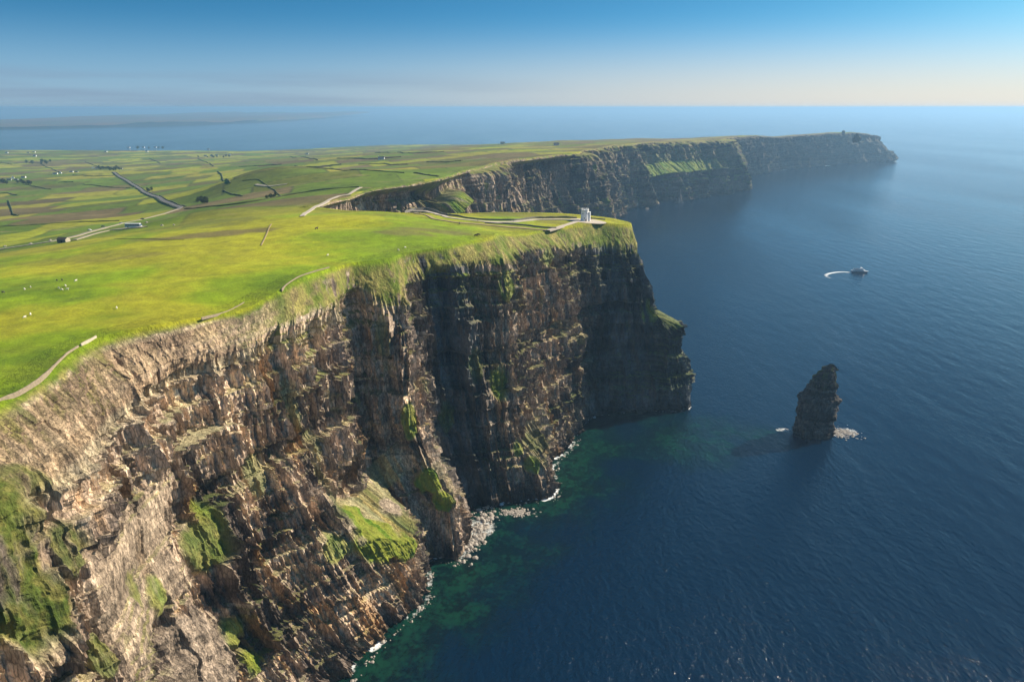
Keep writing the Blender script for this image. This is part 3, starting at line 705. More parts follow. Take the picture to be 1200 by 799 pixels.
# ------------------------------------------------------------------ sea stack
def sea_stack():
    prof = [(-6,-17.5,17.5,14),(0,-16.6,16.6,13),(12,-16.4,16.6,12.6),(22,-16,16.6,12),(30,-15.6,17,11.6),(36,-15.4,17,11),(38.5,-15,17,10.6),(39.5,-12.5,14,10),(44,-11.5,13.4,9.5),(46,-11,13,9),(47,-8,12.8,8.5),(53,-6.6,12.4,7.6),(55.5,-6,12,7),(56.5,-2.6,11.8,6),(61,-1.6,11.6,5.5),(62,.8,11.4,4.6),(65,2,11,4),(66,4,10.6,3),(68.3,6,9.4,1.6)]
    pr = np.array(prof, float); z = np.arange(-6, 68.3, .45); th = np.linspace(0, 2 * math.pi, 260, endpoint=False)
    zl = z + 0; l = np.interp(zl, pr[:, 0], pr[:, 1]); r = np.interp(zl, pr[:, 0], pr[:, 2]); d = np.interp(zl, pr[:, 0], pr[:, 3])
    cx = (l + r) / 2; hw = (r - l) / 2; ct, st = np.cos(th), np.sin(th); p = .72
    ux = np.sign(ct) * np.abs(ct) ** p; uy = np.sign(st) * np.abs(st) ** p
    Zg = z[:, None] + 0 * th[None]; S = np.where(th < math.pi, th, 2 * math.pi - th)[None] * 16 + 40 * (th > math.pi)[None] + 0 * Zg
    D = blocks(S, Zg, 5.5, 11, 910, .6) * 1.9 + blocks(S, Zg, 2.4, 4.5, 920, .6) * 1.0 + 1.0 * vn2(Zg / 2.6, S * 0, 930) + .8 * fbm2(S / 4, Zg / 9, 3, 940) + .5 * np.sign(vn2(Zg / 1.7, S / 25, 931))
    D = D * sm(-2, 8, hw)[:, None]; hw = hw * .95
    X = cx[:, None] + (hw[:, None] + D) * ux; Y = (d[:, None] + D) * uy
    P = np.stack([X, Y, Zg], -1)
    nA = fbm2(S / 9, Zg / 9, 4, 951); bd = vn2(Zg / 2.2, S / 60, 952)
    cc = mixc(np.broadcast_to(col3(.05, .045, .042), P.shape), np.broadcast_to(col3(.15, .125, .105), P.shape), sm(-.3, .6, nA + .7 * bd))
    cc = mixc(cc * (.7 + .6 * hsh(np.floor(Zg / 2.1 + .3 * vn2(S / 12, Zg * 0, 8)), Zg * 0, Zg * 0, 5))[..., None], np.broadcast_to(col3(.12, .14, .04), P.shape), .7 * sm(40, 60, Zg) * sm(0, .4, fbm2(S / 5, Zg / 6, 3, 955) + .1)); cc = cc * (1 - .5 * sm(7, 2, Zg))[..., None]
    n, mth = P.shape[:2]; i = np.arange(n - 1)[:, None] * mth + np.arange(mth)[None]; j = np.arange(n - 1)[:, None] * mth + (np.arange(mth)[None] + 1) % mth
    q = np.stack([i, j, j + mth, i + mth], -1).reshape(-1, 4)
    o = quad_mesh('sea_stack', P.reshape(-1, 3), q, M_rock, colr=cc.reshape(-1, 3))
    o.location = (STK[0], STK[1], 0)
    tag(o, 'tall dark stepped sea stack with a leaning pointed top rising alone from the water', 'sea stack')
sea_stack()

def rock(name, r, h, seed, mat=None, squash=1.0):
    bm = bmesh.new(); bmesh.ops.create_icosphere(bm, subdivisions=4, radius=1)
    co = np.array([v.co[:] for v in bm.verts])
    n = fbm3(co[:, 0] * 1.6 + seed, co[:, 1] * 1.6, co[:, 2] * 1.6, 4, 30) * .55 + .25 * np.sign(vn(co[:, 0] * 3 + seed, co[:, 1] * 3, co[:, 2] * 3, 9))* .3
    for v, k in zip(bm.verts, n):
        s = 1 + k; taper = 1 - .55 * max(v.co.z, 0)
        v.co = Vector((v.co.x * s * r * taper, v.co.y * s * r * squash * taper, v.co.z * s * h))
    return obj(name, bm, mat or M_islet)
M_islet = simple('wet_rock', (.09, .08, .075), .8, .4, .12, bump=.6)
for (u, v, r, h, lab) in ((796, 238, 11, 32, 'jagged dark rock pinnacle standing in surf off the second line of cliffs'), (758, 245, 9, 5, 'low flat rock awash beside the foot of the far cliffs')):
    p = W(u, v); o = rock('sea_rock', r, h, u); o.location = (p[0], p[1], -1); tag(o, lab, 'sea rock')
# pale boulders of the cove
M_boul = simple('pale_boulder', (.36, .32, .27), .85, .3, .4, bump=.3)
bm = bmesh.new(); rb = random.Random(5)
def add_boul(x, y, z, r):
    res = bmesh.ops.create_icosphere(bm, subdivisions=1, radius=r)
    a = rb.uniform(.6, 1.3); b_ = rb.uniform(.6, 1.2); c_ = rb.uniform(.4, .75)
    for v in res['verts']: v.co = Vector((v.co.x * a * rb.uniform(.8, 1.15) + x, v.co.y * b_ * rb.uniform(.8, 1.15) + y, v.co.z * c_ + z))
for k in range(420):
    u = rb.gauss(558, 11); v = 622 + (u - 560) * -1.1 + rb.gauss(0, 10); p = W(u, v)
    add_boul(p[0], p[1], .1, rb.choice((.4, .6, .9, 1.9)) * rb.uniform(.6, 1.3))
for k in range(520):
    i = rb.randrange(len(Bn)); b_ = Bn[i, 5]
    if b_[1] < 262 or b_[1] > 560 or 392 < b_[1] < 430: continue
    add_boul(b_[0] + abs(rb.gauss(0, 2)), b_[1] + rb.gauss(-1, 1.6), .1, rb.choice((.35, .5, .8, 1.1)) * rb.uniform(.7, 1.4))
for k in range(160):
    p = W(604 + rb.gauss(0, 9), 600 + rb.gauss(0, 2.2)); add_boul(p[0], p[1], .1, rb.uniform(.5, 1.4))
for k in range(220):
    add_boul(STK[0] + 20 + abs(rb.gauss(0, 12)), STK[1] + rb.gauss(2, 5), -.1, rb.uniform(.5, 1.6))
o = obj('boulders', bm, M_boul); o['kind'] = 'stuff'

# ------------------------------------------------------------------ paths, roads, walls
def densify(P, step):
    out = [P[0]]
    for a, b in zip(P[:-1], P[1:]):
        n = max(1, int(np.hypot(*(b - a)[:2]) / step))
        for i in range(1, n + 1): out.append(a + (b - a) * i / n)
    return np.array(out)
def smoothp(P, it=2):
    for _ in range(it):
        Q = P.copy(); Q[1:-1] = P[1:-1] * .5 + (P[:-2] + P[2:]) * .25; P = Q
    return P
def gpath(px, step=4, it=2): return smoothp(densify(np.array([G(u, v) for u, v in px]), step), it)
def ribbon(name, px, w, mat, up=.3, step=4, kind='structure', P=None):
    P = gpath(px, step) if P is None else P
    t = np.gradient(P[:, :2], axis=0); t /= np.linalg.norm(t, axis=1, keepdims=True) + 1e-9; n = np.stack([-t[:, 1], t[:, 0]], 1)
    ww = w / 2 * (1 + .12 * fbm2(np.arange(len(P)) / 5., P[:, 0] * 0, 2, 3))
    rows = []
    for k in (-1, -.5, 0, .5, 1):
        q = P[:, :2] + n * (ww * k)[:, None]; dd_ = np.hypot(q[:, 0], q[:, 1])
        rows.append(np.c_[q, landz(q[:, 0], q[:, 1]) + up + dd_ * .0004])
    rows = [np.c_[rows[0][:, :2], rows[0][:, 2] - 1.2]] + rows + [np.c_[rows[-1][:, :2], rows[-1][:, 2] - 1.2]]
    V = np.stack(rows, 1); o = quad_mesh(name, V.reshape(-1, 3), grid_quads(*V.shape[:2]), mat); o['kind'] = kind; return o
M_path = simple('pale_gravel_path', (.46, .40, .32), .9, .12, .3); M_pathb = simple('worn_earth_path', (.30, .23, .11), .95, .2, .2)
M_road = simple('asphalt_road', (.16, .15, .14), .9, .15, .2); M_roadp = simple('pale_road', (.34, .30, .22), .9, .15, .2)
ribbon('path', [(484,247.5),(498,247.5),(510,250.5),(523,255),(545,257.8),(567,260),(600,260.6),(627,257.6),(655,257.3),(678,258.4)], 4.2, M_path, step=3)
ribbon('path', [(567,260.3),(585,261.5),(610,263.4),(636,266.3),(651,267)], 2.6, M_path, step=3)
ribbon('path', [(486,250),(508,257),(534,261.3),(577,264.6),(610,267.4),(640,270)], 3.5, M_pathb, step=3)
ribbon('path', [(642,270.3),(653,267.4),(664,263.8),(677,259.6)], 4.5, M_path, step=3)
ribbon('path', [(354,254),(358,250),(371,242),(384,236),(397,230),(409,228.5),(415,224),(423,220)], 4.2, M_path, step=4)
ribbon('path', [(306,288),(312,276),(315,268),(318,263)], .8, M_pathb, step=4)
ribbon('road', [(133,202),(141,208),(152,214),(163,221),(175,228),(190,235),(203,240),(213,243),(207,246)], 6, M_road, up=.5, step=8)
ribbon('road', [(207,246),(198,249),(180,254),(162,258.5),(143,262),(128,266),(110,271),(88,277.5),(60,283.5),(30,288),(-5,293)], 6.5, M_roadp, step=5)
ribbon('road', [(170,266.5),(150,268),(130,270),(112,274),(96,279),(86,282)], 6, M_roadp, up=.4, step=5)
ribbon('track', [(300,216.5),(318,219),(337,216)][::-1], 5, M_roadp, up=.5, step=8)
# plaza round the tower
TW = G(685, 259.0)
bm = bmesh.new()
pl = []
for r_ in (0, 5, 10, 15):
    pl.append([(TW[0] + 3 + r_ * 1.15 * math.cos(a), TW[1] + r_ * .9 * math.sin(a), float(landz(TW[0] + 3 + r_ * 1.15 * math.cos(a), TW[1] + r_ * .9 * math.sin(a))) + .3) for a in np.linspace(0, 2 * math.pi, 36, endpoint=False)])
loft(bm, pl[1:], cap=False); f = [bm.verts.new(p) for p in pl[1]]; bm.faces.new(f)
o = obj('paved_terrace', bm, M_path); o['kind'] = 'structure'

M_wall = simple('dry_stone', (.17, .16, .145), .95, .4, 1.2, bump=.2); M_flag = simple('flagstone', (.42, .37, .29), .9, .25, 1.0, bump=.1)
M_wall2 = simple('brown_stone', (.27, .22, .15), .95, .35, 1.2, bump=.2)
M_hedge = simple('hedge_leaf', (.05, .065, .028), .95, .5, .6, bump=.5); M_bank = simple('dark_bank', (.10, .11, .04), .95, .4, .3)
def wall(name, label, cat, px, w, h, mat, group=None, step=3, rough=.12, P=None, off=0):
    P = gpath(px, step, 1) if P is None else P
    t = np.gradient(P[:, :2], axis=0); t /= np.linalg.norm(t, axis=1, keepdims=True) + 1e-9; n = np.stack([-t[:, 1], t[:, 0]], 1)
    P = P.copy(); P[:, :2] += n * off
    z0 = landz(P[:, 0], P[:, 1]); k = np.arange(len(P)); hh = h * (1 + rough * 2 * fbm2(k / 1.7, k * 0., 3, 77))
    rows = []
    for a, b in ((-.5, -1.0), (-.46, 0), (-.36, 1), (.36, 1), (.46, 0), (.5, -1.0)):
        q = P[:, :2] + n * (w * a * (1 + rough * vn2(k / 1.3, k * 0. + a * 9, 3)))[:, None]
        rows.append(np.c_[q, z0 + (hh if b == 1 else b * .8 + (.1 if b == 0 else 0))])
    V = np.stack(rows, 1); ns, m = V.shape[:2]
    q = grid_quads(ns, m)
    o = quad_mesh(name, V.reshape(-1, 3), q, mat)
    bmx = bmesh.new(); bmx.from_mesh(o.data); bmx.verts.ensure_lookup_table()
    bmx.faces.new([bmx.verts[i] for i in range(m)]); bmx.faces.new([bmx.verts[(ns - 1) * m + i] for i in range(m)][::-1]); bmx.to_mesh(o.data); bmx.free()
    tag(o, label, cat, group); return o
wall('stone_wall', 'low weathered stone wall curving along the grassy cliff edge at far left', 'stone wall', [(-12,476),(0,469.5),(22,461),(45,447),(62,432),(78,416),(92,407)], .55, .9, M_wall2, step=1.5)
wall('stone_wall', 'short pale straight flagstone wall at the end of the curving edge wall', 'stone wall', [(95,405.5),(104,401),(113,396)], .7, 1.1, simple('pale_flag', (.5, .42, .31), .9, .2, 1), step=1.5)
wall('stone_wall', 'thin pale wall on the brink between the bare slope and the dark rock heap', 'stone wall', [(236,373),(258,368),(275,361),(286,355)], .4, .5, M_wall2, step=2)
wall('stone_wall', 'low dark wall running along the rim of the broad bright slope', 'stone wall', [(330,340),(336,334),(350,325),(368,319),(386,314)], .5, .7, M_wall2, step=2)
wall('stone_wall', 'flagstone barrier on the far brink behind the long gravel path', 'stone wall', [(474,249),(484,246),(500,245),(512,248.5),(528,253),(548,256.3),(575,258.4),(603,258.8),(627,255.8),(660,255.4),(676,256)], .8, 1.5, M_wall, step=3)
wall('stone_wall', 'dark flagstone barrier between the gravel path and the small triangular lawn', 'stone wall', [(568,261.6),(590,262.6),(618,264.8),(640,267.6),(652,268)], .7, 1.2, M_wall, step=3)
wall('stone_wall', 'short flagstone barrier along the brink beyond the tower', 'stone wall', [(690,256.5),(700,257),(709,258)], .7, 1.2, M_wall, step=2)
rdp = gpath([(133,202),(141,208),(152,214),(163,221),(175,228),(190,235),(203,240),(213,243)], 8, 2)
wall('hedge', 'dark hedge on the left side of the straight grey road', 'hedge', None, 2.0, 1.6, M_hedge, 'hedges along the straight road', P=rdp, off=5, rough=.4)
wall('hedge', 'dark hedge on the right side of the straight grey road', 'hedge', None, 1.9, 1.5, M_hedge, 'hedges along the straight road', P=rdp, off=-5, rough=.4)
far_walls = [
 ([(216,245),(237,243.5),(258,242),(282,239),(306,235),(330,230.5),(350,227),(368,224),(395,221),(421,219.5)], 2.0, 1.8, 'long dark field wall sweeping right to the bright cliff path'),
 ([(255,201),(260,205),(265,211),(270,215)], 4.0, 3.0, 'short thick dark wall dropping down the green knoll'),
 ([(262,223),(270,227),(284,230)], 3.0, 1.6, 'curved dark bank in the face of the green knoll'),
 ([(284,212),(302,210),(310,215),(322,223),(329,230)], 2.0, 1.3, 'thin looping wall over the top of the green knoll'),
 ([(10,235),(13,243),(16,252),(22,253)], 3.5, 3.0, 'stubby dark wall beside a brown plot at the left edge of the fields'),
 ([(0,265.6),(38,264),(76,261),(108,260),(140,259)], 1.6, 1.2, 'thin dark wall running level across the pasture left of the road'),
 ([(134,280.6),(160,280),(190,281),(216,280.8)], 1.0, .5, 'faint dark ditch wall below the parked coach'),
 ([(485,203),(498,205),(514,207.5)], 4.0, 2.5, 'short dark wall at the head of the sunlit spur'),
 ([(359,196),(390,198.5),(430,200),(474,203)], 2.2, 1.8, 'dark wall across the long field towards the spur'),
 ([(97,216),(124,219),(152,221),(172,218)], 3.0, 2.0, 'dark wall below the vivid green field beside the road'),
 ([(68,214.5),(76,213.5),(86,213.5)], 5.0, 3.0, 'short blunt hedge left of the vivid green field'),
 ([(0,227),(10,226.5),(20,229)], 5.0, 2.6, 'dark hedge touching the left edge of the photo'),
 ([(30,216),(42,219),(60,222)], 3.5, 2.2, 'dark wall running down from the dark copse on the left'),
 ([(85,205.5),(110,207),(133,206)], 3.0, 2.2, 'dark wall below the row of white farmhouses'),
 ([(48,192),(58,197),(70,202)], 5.0, 2.6, 'dark hedge slanting down to the white farmhouses'),
 ([(0,191),(14,193),(30,191),(50,191.5)], 6.0, 3.0, 'long dark hedge across the flat ground on the left'),
 ([(100,190),(108,193),(114,195)], 5.0, 2.6, 'hedge slanting to the farm copse from above'),
 ([(175,186),(184,189.5),(188,192)], 6.0, 3.0, 'short thick hedge above the brown heath field'),
 ([(120,192),(150,188),(180,184),(220,182.5)], 4.0, 2.4, 'long hedge rising right towards the far hamlet'),
 ([(232,186),(242,190),(250,195)], 5.0, 2.6, 'hedge crossing the pale field under the far hamlet'),
 ([(340,183.5),(358,184.5),(372,188)], 6.0, 3.0, 'dark curved hedge right of the far hamlet'),
 ([(345,195),(375,196),(400,193)], 4.0, 2.5, 'dark hedge in the middle of the flat far fields'),
 ([(280,196),(300,194.5),(330,193)], 4.0, 2.4, 'hedge behind the top of the green knoll'),
 ([(395,186),(430,187),(470,184)], 5.0, 3.0, 'dark hedge between the far olive fields'),
 ([(440,179),(480,180),(520,178)], 6.0, 3.0, 'hedge near the far shore in the centre'),
 ([(500,190),(540,189),(570,185)], 4.0, 2.2, 'dark wall behind the sunlit triangular field'),
 ([(420,193),(450,192),(478,193)], 4.0, 2.2, 'low dark wall left of the sunlit triangular field'),
 ([(140,202),(170,196),(195,190)], 3.5, 2.2, 'wall along the edge of the brown heath beyond the road end'),
]
for px, w_, h_, lab in far_walls: w_ *= .5; h_ *= .65; wall('field_wall' if 'wall' in lab or 'bank' in lab else 'hedge', lab, 'field wall' if 'wall' in lab or 'bank' in lab else 'hedge', px, w_, h_, M_hedge if 'hedge' in lab else M_bank, step=8, rough=.35)

# ------------------------------------------------------------------ round tower
M_tow = simple('lime_stone', (.90, .89, .87), .85, .14, .9, bump=.08); M_dark = simple('dark_opening', (.02, .02, .022), .6, .1); M_cop = simple('coping_stone', (.62, .61, .58), .85, .15, 1)
t = thing('round_tower', 'pale grey round stone tower with a stair turret at the tip of the headland', 'tower', (TW[0], TW[1], TW[2] + .1))
bm = bmesh.new(); loft(bm, [ring(0, 0, -.8, 3.75, 40), ring(0, 0, 1, 3.6, 40), ring(0, 0, 9.6, 3.35, 40), ring(0, 0, 9.65, 3.6, 40), ring(0, 0, 10.3, 3.6, 40)]); obj('wall', bm, M_tow, t)
bm = bmesh.new()
for k in range(12):
    a0 = 2 * math.pi * k / 12
    pts_ = [(r * math.cos(a), r * math.sin(a)) for r, a in ((3.1, a0), (3.6, a0), (3.6, a0 + .3), (3.1, a0 + .3))]
    loft(bm, [[(x, y, 10.3) for x, y in pts_], [(x, y, 11.3) for x, y in pts_]]); obj('merlon', bm, M_cop, t); bm = bmesh.new()
bm.free()
bm = bmesh.new(); loft(bm, [ring(0, 0, 8.9, 3.37, 40), ring(0, 0, 9.3, 3.7, 40), ring(0, 0, 9.62, 3.75, 40)]); obj('string_course', bm, M_cop, t)
bm = bmesh.new(); loft(bm, [ring(4.1, -.4, -.8, 1.35, 24), ring(4.1, -.4, 7.6, 1.2, 24), ring(4.1, -.4, 7.65, 1.35, 24), ring(4.1, -.4, 8.3, 1.35, 24)]); tu = obj('stair_turret', bm, M_tow, t)
bm = bmesh.new(); box(bm, 4.0, 4.2, -1.72, -1.5, 4.2, 5.2); obj('window', bm, M_dark, tu)
for a, z in ((-100, 2.2), (-60, 6.6), (-125, 6.2), (-25, 6.4)):
    bm = bmesh.new(); box(bm, -.28, .28, -.12, .14, z, z + 1.3); o = obj('window', bm, M_dark, t)
    r_ = 3.56 - z * .03; o.location = (r_ * math.cos(R(a)), r_ * math.sin(R(a)), 0); o.rotation_euler = (0, 0, R(a + 90))
bm = bmesh.new(); box(bm, -.5, .5, -.12, .15, 0.05, 2.1); o = obj('door', bm, simple('tower_door', (.12, .07, .04), .7), t); o.location = (3.62 * math.cos(R(-75)), 3.62 * math.sin(R(-75)), 0); o.rotation_euler = (0, 0, R(15))
# far signal tower
p = G(988, 157.5)
t = thing('signal_tower', 'small square ruined tower on the crest of the farthest headland', 'tower', (p[0], p[1], p[2] - .5), .3, scale=1)
bm = bmesh.new(); loft(bm, [[(-5, -5, 0), (5, -5, 0), (5, 5, 0), (-5, 5, 0)], [(-4.6, -4.6, 17), (4.6, -4.6, 15.5), (4.6, 4.6, 17.5), (-4.6, 4.6, 16)]]); obj('wall', bm, M_wall, t)
bm = bmesh.new(); box(bm, -5.3, 5.3, -5.3, 5.3, 13.2, 14); obj('string_course', bm, M_wall, t)
for z in (4, 9): bm = bmesh.new(); box(bm, -.7, .7, -5.1, -4.6, z, z + 2.2); obj('window', bm, M_dark, t)
p = G(1004, 161); o = rock('headland_crag', 12, 16, 40, M_rockd := simple('crag', (.10, .085, .07), .9, .4, .1, bump=.8)); o.location = (p[0], p[1], p[2] - 4); tag(o, 'rounded dark crag just right of the ruined tower on the last headland', 'crag')

# ------------------------------------------------------------------ boat
M_hull = simple('navy_hull', (.06, .09, .14), .35, .05); M_white = simple('white_paint', (.78, .79, .8), .4, .04); M_glass = simple('cabin_glass', (.02, .03, .04), .08, .02); M_seat = simple('deck_seats', (.12, .16, .22), .7, .2, 3)
p = W(1007, 319.2)
t = thing('tour_boat', 'white topped passenger boat with a dark hull turning on the open sea', 'boat', (p[0], p[1], .1), R(-10), scale=1.12)
def hullring(z, w, x0, x1, n=9):
    xs = np.linspace(x0, x1, n); pts_ = [(x, -w * (1 - max(0, (x - x0) / (x1 - x0) - .55) ** 2 * 4.6) ) for x in xs]
    pts_ = [(x, min(y, -.05)) for x, y in pts_]
    return [(x, y, z) for x, y in pts_] + [(x, -y, z) for x, y in pts_[::-1]]
bm = bmesh.new(); loft(bm, [hullring(-.8, 2.4, -11.5, 10.5), hullring(.6, 3.1, -12, 12), hullring(1.7, 3.4, -12.2, 13.2), hullring(2.3, 3.45, -12.2, 13.8)]); obj('hull', bm, M_hull, t)
bm = bmesh.new(); loft(bm, [hullring(2.3, 3.5, -12.25, 13.9), hullring(2.6, 3.5, -12.25, 14.1)]); obj('gunwale', bm, M_white, t)
bm = bmesh.new(); loft(bm, [[(-9, -2.7, 2.6), (6.5, -2.7, 2.6), (9.3, -1.2, 2.6), (9.3, 1.2, 2.6), (6.5, 2.7, 2.6), (-9, 2.7, 2.6)], [(-9, -2.6, 4.9), (5.2, -2.6, 4.9), (7.2, -1.1, 4.9), (7.2, 1.1, 4.9), (5.2, 2.6, 4.9), (-9, 2.6, 4.9)]]); cb = obj('cabin', bm, M_white, t)
for k in range(7):
    for s in (-1, 1):
        bm = bmesh.new(); x = -8 + k * 1.9; y = s * 2.68; box(bm, x, x + 1.4, min(y, y - s * .1) , max(y, y - s * .1), 3.4, 4.3); obj('window', bm, M_glass, cb)
bm = bmesh.new(); box(bm, -9.4, 5.6, -2.9, 2.9, 4.9, 5.1); ud = obj('upper_deck', bm, M_white, t)
bm = bmesh.new(); loft(bm, [[(1.0, -2, 5.1), (4.9, -2, 5.1), (4.9, 2, 5.1), (1.0, 2, 5.1)], [(1.2, -1.9, 7.2), (3.4, -1.9, 7.2), (3.4, 1.9, 7.2), (1.2, 1.9, 7.2)], [(.6, -2.1, 7.25), (3.9, -2.1, 7.25), (3.9, 2.1, 7.25), (.6, 2.1, 7.25)], [(.6, -2.1, 7.45), (3.9, -2.1, 7.45), (3.9, 2.1, 7.45), (.6, 2.1, 7.45)]]); wh = obj('wheelhouse', bm, M_white, t)
bm = bmesh.new(); box(bm, 4.2, 4.55, -1.7, 1.7, 5.9, 6.8); obj('windscreen', bm, M_glass, wh)
for k in range(5): bm = bmesh.new(); x = -8.6 + k * 1.7; box(bm, x, x + .5, -2.3, 2.3, 5.1, 5.6); box(bm, x, x + .12, -2.3, 2.3, 5.6, 6.1); obj('bench', bm, M_seat, t)
bm = bmesh.new()
for x in np.arange(-9.3, .6, 1.2):
    for s in (-1, 1): box(bm, x, x + .07, s * 2.8 - .03, s * 2.8 + .03, 5.1, 6.2)
for s in (-1, 1): box(bm, -9.3, .6, s * 2.8 - .04, s * 2.8 + .04, 6.2, 6.27)
obj('railing', bm, M_white, t)
bm = bmesh.new(); loft(bm, [ring(1.6, 0, 7.45, .12, 8), ring(1.4, 0, 10.2, .06, 8)]); box(bm, 1.1, 1.9, -.9, .9, 8.8, 8.95); obj('mast', bm, M_white, t)
# wake
wk = np.array([W(u, v, 0.12) for u, v in ((998, 319.5), (990, 318.6), (982, 318.8), (975, 319.8), (969, 321.2), (967.6, 323), (970, 325), (975, 326.5))])
P = smoothp(densify(wk, 2.5), 6); tt_ = np.linspace(0, 1, len(P)); t_ = np.gradient(P[:, :2], axis=0); t_ /= np.linalg.norm(t_, axis=1, keepdims=True); n_ = np.stack([-t_[:, 1], t_[:, 0]], 1); wd = 2.5 + 6 * tt_
V = np.stack([np.c_[P[:, :2] + n_ * (wd * k)[:, None], .06 + .35 * (1 - tt_) * (1 - abs(k)) + 0 * tt_] for k in (-1, -.6, -.2, .2, .6, 1)], 1)
mf, nt, b = newmat('wake_foam'); ge = N(nt, 'ShaderNodeNewGeometry'); n1 = N(nt, 'ShaderNodeTexNoise', Scale=.35, Detail=7.0, Roughness=.7); nt.links.new(ge.outputs['Position'], n1.inputs['Vector'])
at = N(nt, 'ShaderNodeAttribute', attribute_name='den'); ad = N(nt, 'ShaderNodeMath', operation='ADD'); nt.links.new(at.outputs['Fac'], ad.inputs[0]); nt.links.new(n1.outputs[0], ad.inputs[1])
mr = N(nt, 'ShaderNodeMapRange'); mr.inputs['From Min'].default_value = .9; mr.inputs['From Max'].default_value = 1.1; nt.links.new(ad.outputs[0], mr.inputs[0]); nt.links.new(mr.outputs[0], b.inputs['Alpha']); b.inputs['Base Color'].default_value = (.8, .84, .84, 1); b.inputs['Roughness'].default_value = .8
den = (1 - .55 * tt_)[:, None] * np.array([.2, .6, .85, .85, .6, .2])[None]
o = quad_mesh('wake_foam', V.reshape(-1, 3), grid_quads(*V.shape[:2]), mf, attrs={'den': den.ravel()}); o['kind'] = 'stuff'
def surf(name, B_, wlo, whi, seed, per):
    P = B_[:, :2]; k = 9; kern = np.ones(k) / k; P = np.stack([np.convolve(np.pad(P[:, j], k // 2, mode='edge'), kern, 'valid') for j in (0, 1)], 1)
    t_ = np.gradient(P, axis=0); k = 25; kern = np.ones(k) / k; t_ = np.stack([np.convolve(np.pad(t_[:, j], k // 2, mode='edge'), kern, 'valid') for j in (0, 1)], 1)
    t_ /= np.linalg.norm(t_, axis=1, keepdims=True) + 1e-9; n_ = np.stack([t_[:, 1], -t_[:, 0]], 1)
    S_ = np.r_[0, np.cumsum(np.hypot(*np.diff(P, axis=0).T))]; a_ = sm(-.15, .55, fbm2(S_ / per, S_ * 0, 4, seed)); w_ = wlo + (whi - wlo) * a_
    V = np.stack([np.c_[P + n_ * (w_ * q)[:, None], np.full(len(P), .10 + (.25 if q < .3 else 0))] for q in (-.6, 0, .3, .65, 1)], 1)
    den = (.1 + .58 * a_)[:, None] * np.array([1, 1, .95, .7, .1])[None]
    o = quad_mesh(name, V.reshape(-1, 3), grid_quads(*V.shape[:2]), mf, attrs={'den': den.ravel()}); o['kind'] = 'stuff'
surf('surf', BaseN, 1.0, 4.2, 31, 14); surf('surf', BaseF, 4, 20, 37, 90)

# ------------------------------------------------------------------ coach, cars, hut
M_tyre = simple('tyre', (.02, .02, .02), .9, .1); M_blueg = simple('tinted_glass', (.05, .08, .13), .1, .05)
def wheel(parent, x, y, r):
    bm = bmesh.new(); loft(bm, [[(x + r * math.cos(a), y - .14, r + r * math.sin(a)) for a in np.linspace(0, 2 * math.pi, 14, endpoint=False)], [(x + r * math.cos(a), y + .14, r + r * math.sin(a)) for a in np.linspace(0, 2 * math.pi, 14, endpoint=False)]]); o = obj('wheel', bm, M_tyre, parent); return o
p = G(157, 267.2)
t = thing('coach', 'long white coach with blue windows parked beside the road junction', 'coach', (p[0], p[1], p[2] + .3), R(2), scale=1.15)
bm = bmesh.new(); prof_ = [(-6.5, .35), (5.9, .35), (6.4, .9), (6.3, 1.9), (5.7, 3.3), (5.2, 3.5), (-6.4, 3.5), (-6.6, 3.2)]
loft(bm, [[(x, -1.25, z) for x, z in prof_], [(x, 1.25, z) for x, z in prof_]]); obj('body', bm, M_white, t)
for s in (-1, 1):
    for k in range(6): bm = bmesh.new(); x = -6.1 + k * 1.9; box(bm, x, x + 1.75, s * 1.27 - .02, s * 1.27 + .02, 1.7, 2.9); obj('window', bm, M_blueg, t)
    for x in (-4.2, 4): wheel(t, x, s * 1.15, .5)
bm = bmesh.new(); loft(bm, [[(6.36, -1.1, 1.6), (6.44, -1.1, 1.6), (5.86, -1.1, 3.15), (5.78, -1.1, 3.15)], [(6.36, 1.1, 1.6), (6.44, 1.1, 1.6), (5.86, 1.1, 3.15), (5.78, 1.1, 3.15)]]); obj('windscreen', bm, M_blueg, t)
def car(px, mat, label, rz):
    p = G(*px); t = thing('parked_car', label, 'car', (p[0], p[1], p[2] + .35), R(rz), 'cars along the road')
    bm = bmesh.new(); pr_ = [(-2.1, .3), (2.1, .3), (2.15, .7), (1.2, .9), (.6, 1.42), (-1.2, 1.42), (-1.9, .95), (-2.15, .8)]
    loft(bm, [[(x, -.85, z) for x, z in pr_], [(x, .85, z) for x, z in pr_]]); obj('body', bm, mat, t, bevel=.05)
    for s in (-1, 1):
        bm = bmesh.new(); loft(bm, [[(-1.5, s * .86, .95), (.95, s * .86, .95), (.5, s * .86, 1.33), (-1.1, s * .86, 1.33)], [(-1.5, s * .88, .95), (.95, s * .88, .95), (.5, s * .88, 1.33), (-1.1, s * .88, 1.33)]]); obj('window', bm, M_blueg, t)
        for x in (-1.3, 1.3): wheel(t, x, s * .8, .32)
M_dcar = simple('dark_paint', (.03, .035, .05), .3, .05); M_scar = simple('silver_paint', (.5, .5, .5), .3, .05)
car((105, 270.6), M_white, 'small white car by the road left of the coach', 10); car((121, 266.3), M_dcar, 'dark car by the road just above and left of the coach', 15); car((142, 262.4), M_scar, 'silver car on the road right above the coach', 20); car((167, 257.4), M_dcar, 'dark car on the road nearest the junction', 20)
p = G(75, 284); t = thing('stone_hut', 'small dark stone hut with a pale gable end beside the road', 'hut', (p[0], p[1], p[2] - .2), R(-12), scale=1.25)
bm = bmesh.new(); box(bm, -3.6, 3.4, -2, 2, 0, 2.4); wl = obj('wall', bm, M_wall, t)
